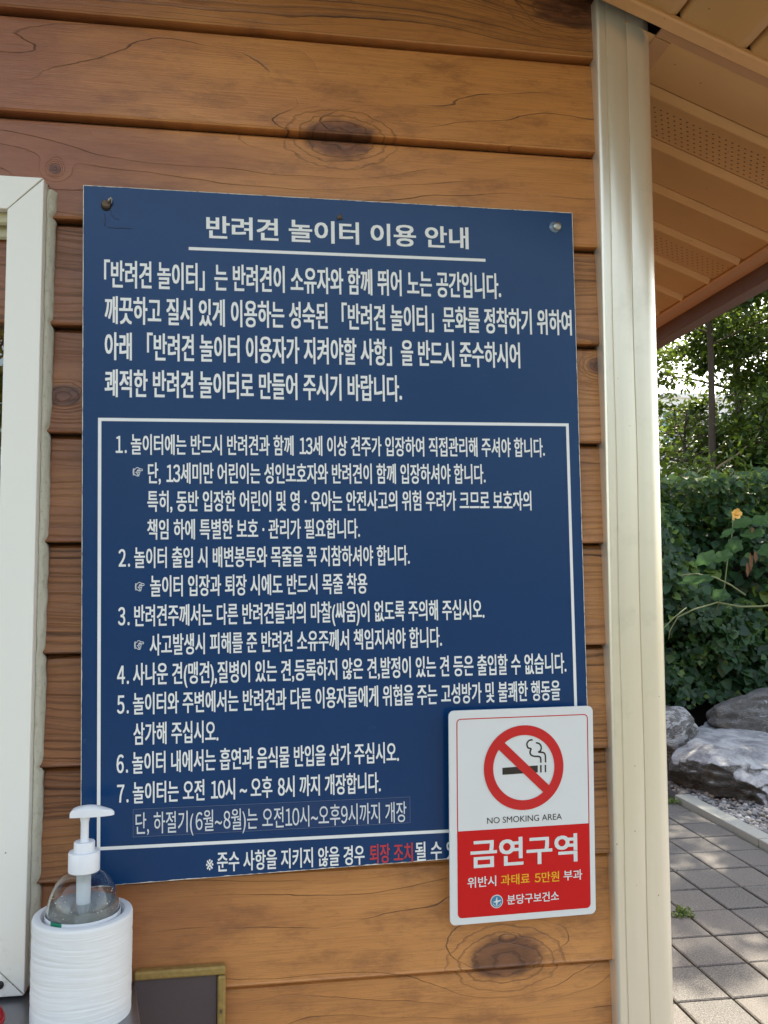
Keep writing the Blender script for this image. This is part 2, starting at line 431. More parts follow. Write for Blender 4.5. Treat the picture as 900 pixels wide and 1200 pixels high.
def leaf_mat(name, c0, c1, c2, trans=.35, rough=.42):
    b = NB(name); tone = b.attr('tone')['Fac']; p = b.pos()
    r = b.n('ShaderNodeValToRGB'); b.setin(r, 0, tone); cr = r.color_ramp
    cr.elements[0].color = (*c0, 1); cr.elements[1].color = (*c2, 1); e = cr.elements.new(.55); e.color = (*c1, 1)
    c = b.mix(b.mul(b.noise(p, 30, 3), .35), r.outputs[0], tuple(v*.6 for v in c0))
    pb = b.pbr(c, rough, 0, None, Specular_IOR_Level=.45)
    tl = b.n('ShaderNodeBsdfTranslucent'); tc = b.mix(.5, c, tuple(min(1, v*2.0) for v in c2)); b.setin(tl, 'Color', tc)
    mx = b.n('ShaderNodeMixShader'); mx.inputs[0].default_value = trans
    b.t.links.new(pb, mx.inputs[1]); b.t.links.new(tl.outputs[0], mx.inputs[2])
    return b.done(mx.outputs[0])
M_IVY = leaf_mat('vine_leaf', (.010, .036, .012), (.030, .088, .026), (.15, .23, .03), .28, .5)
M_TREELEAF = leaf_mat('tree_leaf', (.014, .040, .008), (.036, .078, .014), (.12, .17, .02), .38)
M_TREELEAF2 = leaf_mat('sunlit_yellow_leaf', (.08, .11, .016), (.20, .20, .02), (.36, .28, .025), .4)  # leaf colour painted yellow to stand for sunlit foliage
M_SQUASH = leaf_mat('squash_leaf', (.030, .085, .035), (.05, .12, .05), (.085, .16, .055), .25)
M_WEED = leaf_mat('weed_leaf', (.05, .10, .015), (.09, .15, .02), (.14, .19, .03), .3)
M_BARK = plain('grey_brown_bark', (.060, .042, .030), .9, 0, .4, 30, .8)
M_VINE = plain('green_vine_stem', (.15, .17, .06), .6, 0, .3, 60)
M_DRY = plain('dry_leaf', (.15, .070, .028), .8, 0, .4, 60)
M_PETAL = plain('yellow_petal', (.78, .48, .12), .5, 0, .15, 60)
M_FARWALL = plain('pale_render_wall', (.84, .79, .77), .8, 0, .05, 2)
M_FARBLUE = plain('blue_facade_letters', (.10, .18, .42), .5, 0, .1, 4)
M_FARGLASS = plain('tinted_window_strip', (.20, .36, .40), .15, 0, .2, 2)

# ------------------------------------------------------------------ setting: ground, paving, kerb
me = bpy.data.meshes.new('ground'); gs = 600
me.from_pydata([(-gs, -gs, -.05), (gs, -gs, -.05), (gs, gs, -.05), (-gs, gs, -.05)], [], [(0, 1, 2, 3)])
tag(link('ground', me, M_EARTH), kind='structure')

def set_attr(o, name, vals, domain='FACE'):
    a = o.data.attributes.new(name, 'FLOAT', domain); a.data.foreach_set('value', np.asarray(vals, dtype=np.float32))

def paving():
    sb = MB(); sb.box(-6, 2.84, -4.6, 4.62, -.049, -.012)
    tag(sb.build('paving_bed', M_JOINT), kind='structure')
    px, py = .2175, .26
    V = []; F = []; T = []
    x0, y0 = 1.736, 1.869
    for i in range(-34, 5):
        for j in range(-40, 10):
            ax, bx = x0+i*px, x0+(i+1)*px; ay, by = y0+j*py, y0+(j+1)*py
            if by > 4.6 or ay < -4.5 or ax < -5.9: continue
            if ax < .45 and by > .1: continue
            if bx > 2.84: continue
            g = .0035+random.random()*.002; ax += g; bx -= g; ay += g; by -= g
            dz = random.uniform(-.002, .002); tx = random.uniform(-.006, .006); ty = random.uniform(-.006, .006)
            c = .005; k = len(V); t = random.random()
            cx, cy = (ax+bx)/2, (ay+by)/2
            def zz(x, y): return dz + tx*(x-cx) + ty*(y-cy)
            for (q0, q1, q2, q3, dzz) in ((ax, bx, ay, by, -.03), (ax, bx, ay, by, -.004), (ax+c, bx-c, ay+c, by-c, 0)):
                for (x, y) in ((q0, q2), (q1, q2), (q1, q3), (q0, q3)): V.append((x, y, zz(x, y)+dzz))
            F += [(k+8, k+9, k+10, k+11)]
            for lv in (0, 4):
                for e in range(4): F.append((k+lv+e, k+lv+(e+1) % 4, k+lv+4+(e+1) % 4, k+lv+4+e))
            T += [t]*9
    me = bpy.data.meshes.new('paving'); me.from_pydata(V, [], F); me.update()
    o = tag(link('paving', me, M_PAVER), kind='structure'); set_attr(o, 'tone', T)
paving()
kb = MB()
for y0 in np.arange(-4.5, 4.4, 1.0):
    kb.box(2.845, 2.952, y0+.003, min(y0+.997, 4.50), -.045, .035)
tag(kb.build('kerb', M_KERB, bevel=.006), kind='structure')

def gravel():
    t = (1+5**.5)/2
    ico = np.array([(-1,t,0),(1,t,0),(-1,-t,0),(1,-t,0),(0,-1,t),(0,1,t),(0,-1,-t),(0,1,-t),(t,0,-1),(t,0,1),(-t,0,-1),(-t,0,1)], float)/1.902
    fc = np.array([(0,11,5),(0,5,1),(0,1,7),(0,7,10),(0,10,11),(1,5,9),(5,11,4),(11,10,2),(10,7,6),(7,1,8),(3,9,4),(3,4,2),(3,2,6),(3,6,8),(3,8,9),(4,9,5),(2,4,11),(6,2,10),(8,6,7),(9,8,1)])
    def batch(n, x0, x1, y0, y1):
        c = np.stack([RNG.uniform(x0, x1, n), RNG.uniform(y0, y1, n), RNG.uniform(-.012, .016, n)], 1)
        sz = RNG.lognormal(-4.16, .34, n)
        sc = np.stack([RNG.uniform(.8, 1.4, n), RNG.uniform(.7, 1.2, n), RNG.uniform(.5, .8, n)], 1)*sz[:, None]
        v = ico[None]*RNG.uniform(.72, 1.18, (n, 12, 1))*sc[:, None, :]
        a = RNG.uniform(0, 6.28, n); ca, sa = np.cos(a), np.sin(a)
        x = v[:, :, 0]*ca[:, None]-v[:, :, 1]*sa[:, None]; y = v[:, :, 0]*sa[:, None]+v[:, :, 1]*ca[:, None]
        return np.stack([x, y, v[:, :, 2]], 2)+c[:, None, :]
    v = np.concatenate([batch(7500, 2.96, 4.5, 2.7, 4.95), batch(4500, 2.96, 6.5, .2, 4.9)])
    n = len(v)
    f = (fc[None]+(np.arange(n)*12)[:, None, None]).reshape(-1, 3)
    o = mesh_np('gravel', v.reshape(-1, 3), f, M_STONE, True)
    set_attr(o, 'tone', np.repeat(RNG.beta(1.6, 1.8, n), 20))
    tag(o, kind='stuff'); o['label'] = 'loose grey gravel between the pale kerb and the boulders'; o['category'] = 'gravel'
def mesh_np(name, v, f, mat, smooth=False, parent=None):
    me = bpy.data.meshes.new(name); n, k = f.shape
    me.vertices.add(len(v)); me.vertices.foreach_set('co', np.ascontiguousarray(v, np.float32).ravel())
    me.loops.add(n*k); me.loops.foreach_set('vertex_index', np.ascontiguousarray(f, np.int32).ravel())
    me.polygons.add(n); me.polygons.foreach_set('loop_start', np.arange(0, n*k, k, dtype=np.int32))
    try: me.polygons.foreach_set('loop_total', np.full(n, k, np.int32))
    except Exception: pass
    me.update(calc_edges=True); me.validate()
    return link(name, me, mat, parent, smooth)
gb = MB(); gb.box(2.953, 7, -4.5, 5.2, -.048, -.006); tag(gb.build('gravel_bed', M_STONE), kind='structure')
gravel()

# ------------------------------------------------------------------ kiosk
KIOSK = empty('kiosk', (0, 0, 0))
tag(KIOSK, 'wooden clad kiosk with cream corner trim and tan metal eaves', 'kiosk')
SL = .3725
def zs(x): return CZ + .827 - SL*(x-.504)          # underside of the right-hand roof slope
RIDGE_X = -1.56
def zroof(x): return zs(x) if x > RIDGE_X else zs(2*RIDGE_X - x)

LINED = {-3: .9, -2: .1, -1: .2, 0: .85, 1: 0.0, 2: 0.06, 3: .92, 4: .55, 5: .8, 6: .95, 7: .9, 8: 1.0, 9: 0.02, 10: 0.04, 11: .9, 12: 1, 13: .5, 14: .1, 15: .9, 16: .6}
def siding():
    P_ = .144545; Z0 = CZ + .76335
    bm = bmesh.new()
    ls = bm.faces.layers.float.new('seed'); ll = bm.faces.layers.float.new('lined')
    for k in range(-6, 16):
        zt, zb = Z0-(k-1)*P_, Z0-k*P_                # board k: bottom edge at groove k
        kk = k                                        # board below groove k-1
        segs = [(-3.6, .512)]
        if 4 <= k <= 10: segs = [(-3.6, -1.59), (-.284, .512)]
        for (xa, xb) in segs:
            prof = [(.014, zt+.003), (.013, zt-.0012), (.005, zt-.0040), (.0006, zt-.0075), (-.0002, zt-.012), (-.0095, zb+.0042), (-.0104, zb+.0022), (-.0094, zb+.0004), (-.005, zb-.0002), (.014, zb+.0012)]
            ring = []
            nx = max(2, int((xb-xa)/.25))
            for i in range(nx+1):
                x = xa+(xb-xa)*i/nx
                ring.append([bm.verts.new((x, y, z)) for (y, z) in prof])
            for i in range(nx):
                for j in range(len(prof)-1):
                    f = bm.faces.new((ring[i][j], ring[i+1][j], ring[i+1][j+1], ring[i][j+1]))
                    f[ls] = k*.613+5; f[ll] = LINED.get(k, .5)
    # clip to the gable
    for sgn in (1, -1):
        n = Vector((SL*sgn, 0, 1)).normalized()
        co = Vector((.504, 0, zs(.504)+.07)) if sgn > 0 else Vector((2*RIDGE_X-.504, 0, zs(.504)+.07))
        bmesh.ops.bisect_plane(bm, geom=bm.verts[:]+bm.edges[:]+bm.faces[:], plane_co=co, plane_no=n, clear_outer=True)
    for f in bm.faces:
        if f.normal.y > 0: f.normal_flip()
    me = bpy.data.meshes.new('front_wall'); bm.to_mesh(me); bm.free()
    link('front_wall', me, M_WOOD, KIOSK)
siding()

def other_walls():
    m = MB()
    def wall_boards(fn, length):
        z = 0.0
        while z < 2.30:
            poly = [(0, z+.146), (0, z+.14), (-.008, z+.002), (-.008, z), (.02, z), (.02, z+.146)]
            m.prism(poly, fn, 0, length); z += .144545
    wall_boards(lambda p, t: (.562-p[0], .012+t, p[1]), 3.2)
    wall_boards(lambda p, t: (-3.62+p[0], .012+t, p[1]), 3.2)
    m.prism([(-3.6, 0), (.54, 0), (.54, zroof(.54)), (RIDGE_X, zroof(RIDGE_X)), (-3.6, zroof(-3.6))], lambda p, t: (p[0], t, p[1]), 3.18, 3.22)
    o = m.build('side_wall', M_WOOD, KIOSK)
    set_attr(o, 'seed', [3.3+(i*.37 % 2) for i in range(len(o.data.polygons))]); set_attr(o, 'lined', [.6]*len(o.data.polygons))
    # inner lining, floor
    m = MB()
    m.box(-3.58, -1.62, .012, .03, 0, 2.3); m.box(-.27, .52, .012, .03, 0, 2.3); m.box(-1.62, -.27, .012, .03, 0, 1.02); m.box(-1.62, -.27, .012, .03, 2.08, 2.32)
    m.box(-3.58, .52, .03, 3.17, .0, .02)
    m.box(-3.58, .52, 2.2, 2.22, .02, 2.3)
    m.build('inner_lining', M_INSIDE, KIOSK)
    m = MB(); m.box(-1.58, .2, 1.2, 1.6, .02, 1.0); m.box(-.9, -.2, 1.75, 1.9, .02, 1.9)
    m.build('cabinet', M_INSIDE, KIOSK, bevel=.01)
other_walls()

def corner_trim():
    m = MB()
    def rnd(cx, cy, r, a0, a1, n=8): return [(cx+r*math.cos(R(a0+(a1-a0)*i/n)), cy+r*math.sin(R(a0+(a1-a0)*i/n))) for i in range(n+1)]
    f = -.0255
    outer = [(.4965, -.0005)] + rnd(.4965+.006, f+.006+.001, .006, 180, 270, 5) + [(.5095, f+.0005)]
    outer += [(.5103, f+.0018), (.5113, f+.0018), (.5118, f), (.517, f-.0012), (.526, f-.0019), (.535, f-.0014), (.5408, f-.0004), (.5415, f+.0014), (.5425, f+.0014), (.5430, f-.0004), (.548, f-.0013), (.555, f-.0016)]
    outer += rnd(.585-.024, f+.024-.0012, .024, -84, 0, 12)
    outer += [(.585, .062), (.583, .064), (.567, .064)]
    inner = [(.567, .045), (.567, .013), (.4985, .013)]
    poly = outer + inner
    zb = .0
    n = len(poly)
    # top follows the slope
    vs = []
    L = 40
    for i in range(L+1):
        for (x, y) in poly:
            zt = zs(x)+.02
            w_ = .0007*math.sin(i*.9+1)*(1 if .505 < x < .55 else 0)
            vs.append((x+w_, y, zb+(zt-zb)*i/L))
    fs = []
    for i in range(L):
        for k in range(n): fs.append((i*n+k, i*n+(k+1) % n, (i+1)*n+(k+1) % n, (i+1)*n+k))
    m.add(vs, fs)
    auto_smooth(m.build('corner_trim', M_TRIM, KIOSK), 40)
corner_trim()

def soffits():
    T0, T1, T2 = -.076, -.050, -.027
    pitch = .1215
    # side eave panels: profile along y with V grooves, swept down the slope
    prof = [(T2, 0)]
    ys = -.048
    while ys < 2.4:
        if ys > T2+.01: prof += [(ys-.004, 0), (ys-.0015, .0012), (ys+.0003, .013), (ys+.0028, .013), (ys+.0045, .0036), (ys+.009, .0010), (ys+.016, -.0040), (ys+.020, -.0046), (ys+.027, 0)]
        ys += pitch
    prof.append((2.6, 0))
    m = MB(); xs = [.53, .7, .85, 1.02]
    vs = [(x, y, zs(x)+o) for x in xs for (y, o) in prof]; n = len(prof)
    m.add(vs, [(i*n+k, i*n+k+1, (i+1)*n+k+1, (i+1)*n+k) for i in range(len(xs)-1) for k in range(n-1)])
    o = auto_smooth(m.build('side_soffit', M_SOFF, KIOSK), 50)
    # gable overhang panels: grooves run front to back
    prof = [(1.02, 0)]; x = 1.02-.1
    grooves = []
    x = .6+4*.107
    while x > -4.0: grooves.append(x); x -= .107
    m = MB()
    prof = []
    for g in grooves:
        if g > 1.0: continue
        prof += [(g+.004, 0), (g+.0015, .0012), (g-.0003, .013), (g-.0028, .013), (g-.0045, .0036), (g-.008, .0022), (g-.016, -.0012), (g-.021, -.0015), (g-.027, 0)]
    prof = [(1.03, 0)] + prof + [(-4.15, 0)]
    # ridge point inserted so the far slope is followed
    prof = [p for p in prof if abs(p[0]-RIDGE_X) > .03]
    i = next(i for i, p in enumerate(prof) if p[0] < RIDGE_X); prof.insert(i, (RIDGE_X, 0))
    ysr = [-.50, -.30, T0]; n = len(prof)
    vs = [(px, y, zroof(px)+o) for y in ysr for (px, o) in prof]
    m.add(vs, [(i*n+k, i*n+k+1, (i+1)*n+k+1, (i+1)*n+k) for i in range(2) for k in range(n-1)])
    auto_smooth(m.build('gable_soffit', M_SOFF, KIOSK), 50)
    # moulding along the wall top and out to the eave (raised strip, then a flange)
    m = MB()
    m.prism([(T0, .002), (T0, -.0035), (T0+.003, -.006), (T1-.002, -.006), (T1, -.0045), (T1, .002)], lambda p, t: (t, p[0], zroof(t)+p[1]), RIDGE_X, 1.03)
    m.prism([(T0, .002), (T0, -.0035), (T0+.003, -.006), (T1-.002, -.006), (T1, -.0045), (T1, .002)], lambda p, t: (t, p[0], zroof(t)+p[1]), -4.1, RIDGE_X)
    auto_smooth(m.build('wall_moulding', M_SOFF2, KIOSK), 30)
    m = MB()
    m.prism([(T1+.0003, .002), (T1+.0003, -.0012), (T2-.001, -.0012), (T2+.0002, -.0004), (T2+.0002, .002)], lambda p, t: (t, p[0], zs(t)+p[1]), .588, 1.0)
    m.prism([(.587, .002), (.587, -.0016), (.611, -.0016), (.6125, .002)], lambda p, t: (p[0], t, zs(p[0])+p[1]), T2+.0015, 2.5)
    m.build('soffit_flange', M_SOFF3, KIOSK)
    m = MB()
    m.prism([(.9985, .003), (.9985, -.004), (1.002, -.006), (1.0285, -.006), (1.0285, .003)], lambda p, t: (p[0], t, zs(p[0])+p[1]), -.49, 2.55)
    m.build('eave_moulding', M_SOFF3, KIOSK)
    m = MB(); zf = zs(1.03)
    m.box(1.0295, 1.056, -.52, 2.6, zf-.040, zf+.12)
    m.prism([(1.057, zf+.11), (1.057, zf+.0), (1.075, zf-.005), (1.13, zf-.005), (1.15, zf+.03), (1.15, zf+.10), (1.146, zf+.10), (1.146, zf+.032), (1.128, zf+.0), (1.075, zf+.0), (1.062, zf+.006), (1.062, zf+.11)], lambda p, t: (p[0], t, p[1]), -.53, 2.62)
    m.build('eave_fascia', M_FASC, KIOSK, bevel=.002)
    m = MB()
    for a, b_ in ((RIDGE_X, 1.056), (-4.176, RIDGE_X)):
        m.add([(a, -.525, zroof(a)-.04), (b_, -.525, zroof(b_)-.04), (b_, -.525, zroof(b_)+.13), (a, -.525, zroof(a)+.13),
               (a, -.501, zroof(a)-.04), (b_, -.501, zroof(b_)-.04), (b_, -.501, zroof(b_)+.13), (a, -.501, zroof(a)+.13)],
              [(0,1,2,3),(4,7,6,5),(0,4,5,1),(3,2,6,7),(0,3,7,4),(1,5,6,2)])
    m.build('rake_fascia', M_FASC, KIOSK)
    m = MB()
    for a, b_ in ((RIDGE_X, 1.10), (-4.22, RIDGE_X)):
        z = lambda x: zroof(x)+.135
        m.add([(a, -.55, z(a)), (b_, -.55, z(b_)), (b_, 2.65, z(b_)), (a, 2.65, z(a)), (a, -.55, z(a)+.03), (b_, -.55, z(b_)+.03), (b_, 2.65, z(b_)+.03), (a, 2.65, z(a)+.03)],
              [(0,3,2,1),(4,5,6,7),(0,1,5,4),(1,2,6,5),(2,3,7,6),(3,0,4,7)])
    m.build('roof', M_ROOF, KIOSK)
soffits()

# window: thing inside the wall -> part of the kiosk, with its own pieces
WIN = (-1.60, -.275, CZ-.518, CZ+.518)
def window():
    x0, x1, z0, z1 = WIN; t = .0445; g = .0006
    m = MB(); f, bk = -.035, .03
    def member(q):           # q: four corners (x, z) of a mitred member
        m.add([(x, f, z) for x, z in q]+[(x, bk, z) for x, z in q], [(0,1,2,3),(4,7,6,5),(0,4,5,1),(1,5,6,2),(2,6,7,3),(3,7,4,0)])
    member([(x0+g*2, z1), (x1-g*2, z1), (x1-t-g, z1-t), (x0+t+g, z1-t)])
    member([(x0+g*2, z0), (x0+t+g, z0+t), (x1-t-g, z0+t), (x1-g*2, z0)])
    member([(x1, z1-g*2), (x1, z0+g*2), (x1-t, z0+t+g), (x1-t, z1-t-g)])
    member([(x0, z0+g*2), (x0, z1-g*2), (x0+t, z1-t-g), (x0+t, z0+t+g)])
    fr = m.build('window', M_UPVC, KIOSK, bevel=.0012, seg=2)
    # stepped track inside the head and the sill
    m = MB(); xa, xb = x0+t+.001, x1-t-.001
    zt = z1-t
    m.prism([(-.022, zt-.0005), (-.022, zt-.013), (-.019, zt-.016), (-.017, zt-.013), (-.010, zt-.013), (-.010, zt-.028), (-.007, zt-.031), (-.005, zt-.028), (.002, zt-.028), (.002, zt-.036), (.006, zt-.038), (.03, zt-.038), (.03, zt-.0005)], lambda p, q: (q, p[0], p[1]), xa, xb)
    zb = z0+t
    m.build('sliding_track', M_UPVC_DIRTY, fr); m = MB()
    m.prism([(-.022, zb+.0005), (-.022, zb+.010), (-.017, zb+.010), (-.01, zb+.006), (-.005, zb+.02), (.03, zb+.02), (.03, zb+.0005)], lambda p, q: (q, p[0], p[1]), xa, xb)
    m.build('sliding_track', M_UPVC_DIRTY, fr)
    m = MB(); m.box(xa, xb, .010, .0145, zb+.015, zt-.033); m.build('pane', M_GLASS, fr)
    m = MB(); xm = (x0+x1)/2
    m.box(xm-.02, xm+.02, -.004, .009, zb+.02, zt-.036); m.build('meeting_stile', M_UPVC, fr, bevel=.001)
    # black drain plug low on the jamb
    m = MB(); m.lathe([(0, -.0015), (.0038, -.0012), (.0050, .0), (.0050, .003)], (0, 0, 0), 20)
    for i, v in enumerate(m.v): m.v[i] = (v[0]-.3040, -.0362+v[2], v[1]+CZ-.5030)
    m.build('drain_plug', M_BLACKPL, fr, smooth=True)
    # lumpy sealant bead along the right jamb and head
    m = MB(); n = 260; vs = []; w = 7
    for i in range(n+1):
        z = z0+.004+(z1-.012-z0)*i/n
        # the bead breaks at every groove between boards
        ph = ((CZ+.76335-z)/.144545) % 1.0
        wid = .0098+.0022*mnoise.noise((z*9, 1, 0))+.0012*mnoise.noise((z*55, 4, 0))
        wid *= 1-.45*math.exp(-((ph-1.0)/.035)**2)-.30*math.exp(-(ph/.02)**2)
        for j in range(w):
            u = j/(w-1)
            y = -.0185+.010*u**1.3+.0028*mnoise.noise((z*38, u*3, 2))-.002*math.sin(u*math.pi)
            vs.append((x1+.0004+wid*u, y, z))
    fs = [(i*w+k, i*w+k+1, (i+1)*w+k+1, (i+1)*w+k) for i in range(n) for k in range(w-1)]
    k0 = len(vs); vs += [(x, y+.012, z) for (x, y, z) in vs]
    fs += [(k0+a, k0+d, k0+c, k0+b_) for (a, b_, c, d) in fs]
    for i in range(n):
        fs.append((i*w+w-1, k0+i*w+w-1, k0+(i+1)*w+w-1, (i+1)*w+w-1)); fs.append((i*w, (i+1)*w, k0+(i+1)*w, k0+i*w))
    m.add(vs, fs); m.build('sealant_bead', M_CAULK, fr, smooth=True)
    m = MB(); n = 120; vs = []
    for i in range(n+1):
        x = x0+(x1-x0)*i/n; h = .002+.0012*abs(mnoise.noise((x*60, 3, 1)))
        vs += [(x, -.012, z1+.0003), (x, -.010, z1+h), (x, -.001, z1+h)]
    m.add(vs, [(i*3+k, i*3+k+1, (i+1)*3+k+1, (i+1)*3+k) for i in range(n) for k in range(2)])
    m.build('sealant_bead', M_CAULK, fr, smooth=True)
window()

# steel counter ledge below the window
def ledge():
    m = MB(); zt = CZ-.5225
    pl = [(-1.62, -.003), (-.147, -.003), (-.112, -.19), (-1.62, -.19)]
    m.prism(pl, lambda p, t: (p[0], p[1], t), zt-.03, zt)
    m.build('counter_ledge', M_STEEL, KIOSK, bevel=.002)
    for x in (-1.4, -.9, -.4):
        m = MB()
        m.prism([(-.006, zt-.031), (-.17, zt-.031), (-.17, zt-.05), (-.03, zt-.20), (-.006, zt-.20)], lambda p, t: (t, p[0], p[1]), x, x+.02)
        m.build('ledge_bracket', M_STEEL, KIOSK)
ledge()

# ------------------------------------------------------------------ lettering
def text_geo(body, bold, extr=.0, res=3):
    cu = bpy.data.curves.new('lettering', 'FONT'); cu.size = 1
    wide = ''.join(chr(ord(ch)+0xFEE0) if ch.isdigit() else ch for ch in body); cu.body = wide      # full-width figures, closed up below
    for i, ch in enumerate(wide):
        k = ((-3 if wide[i+1:i+2] == '.' else -8.5) if '０' <= ch <= '９' else 0)+(-8.5 if i+1 < len(wide) and '０' <= wide[i+1] <= '９' else 0)
        if k: cu.body_format[i].kerning = k
    cu.offset = bold; cu.extrude = extr
    cu.resolution_u = res; cu.fill_mode = 'FRONT' if extr == 0 else 'BOTH'
    ob = bpy.data.objects.new('lettering', cu); COL.objects.link(ob)
    dg = bpy.context.evaluated_depsgraph_get(); dg.update()
    me = bpy.data.meshes.new_from_object(ob.evaluated_get(dg))
    v = np.empty(len(me.vertices)*3, np.float32); me.vertices.foreach_get('co', v)
    bpy.data.objects.remove(ob); bpy.data.curves.remove(cu)
    return me, v.reshape(-1, 3)
REF = {}
def lettering(name, body, u0, u1, v0, v1, h, mat, parent, bold=(.02, .014), lift=.0004, ref='반'):
    """one line of lettering on a sign's face (local x right, z up, y = -lift), fitted between u0 and u1 with letter height h;
    bold = how far each stroke is thickened sideways and upwards, in ems"""
    me, v = text_geo(body, 0)
    if ref not in REF:
        m2, r2 = text_geo(ref, 0); REF[ref] = (r2[:, 1].min(), r2[:, 1].max()); bpy.data.meshes.remove(m2)
    a, b = REF[ref]
    dx, dy = bold
    polys = [tuple(p.vertices) for p in me.polygons]; bpy.data.meshes.remove(me)
    a -= dy; b += dy
    x0, x1 = v[:, 0].min()-dx, v[:, 0].max()+dx
    V = []; F = []
    offs = [(0, 0)] if dx <= 0 else [(-dx, -dy), (dx, -dy), (-dx, dy), (dx, dy), (0, 0)]
    for i, (ox, oy) in enumerate(offs):
        u = u0+(v[:, 0]+ox-x0)/(x1-x0)*(u1-u0)
        ww = v0+(u-u0)/(u1-u0)*(v1-v0)+(v[:, 1]+oy-a)/(b-a)*h
        V += list(zip(u.tolist(), [-lift-i*.00002]*len(u), ww.tolist()))
        k = i*len(u); F += [tuple(q+k for q in p) for p in polys]
    me = bpy.data.meshes.new(name); me.from_pydata(V, [], F); me.update()
    bm = bmesh.new(); bm.from_mesh(me)
    for f in bm.faces:
        f.normal_update()
        if f.normal.y > 0: f.normal_flip()
    bm.to_mesh(me); bm.free()
    return link(name, me, mat, parent)
def sheet(poly, y, m=None, mi=0):
    m.add([(p[0], y, p[1]) for p in poly], [tuple(range(len(poly)))], mi)
def orient(o, org, u, v):
    u = Vector(u); v = Vector(v); n = u.cross(v)          # n points towards the viewer (-y); local y = -n
    mat = Matrix((u, -n, v)).transposed().to_4x4(); mat.translation = Vector(org)+Vector((0, 0, CZ))
    o.matrix_world = mat

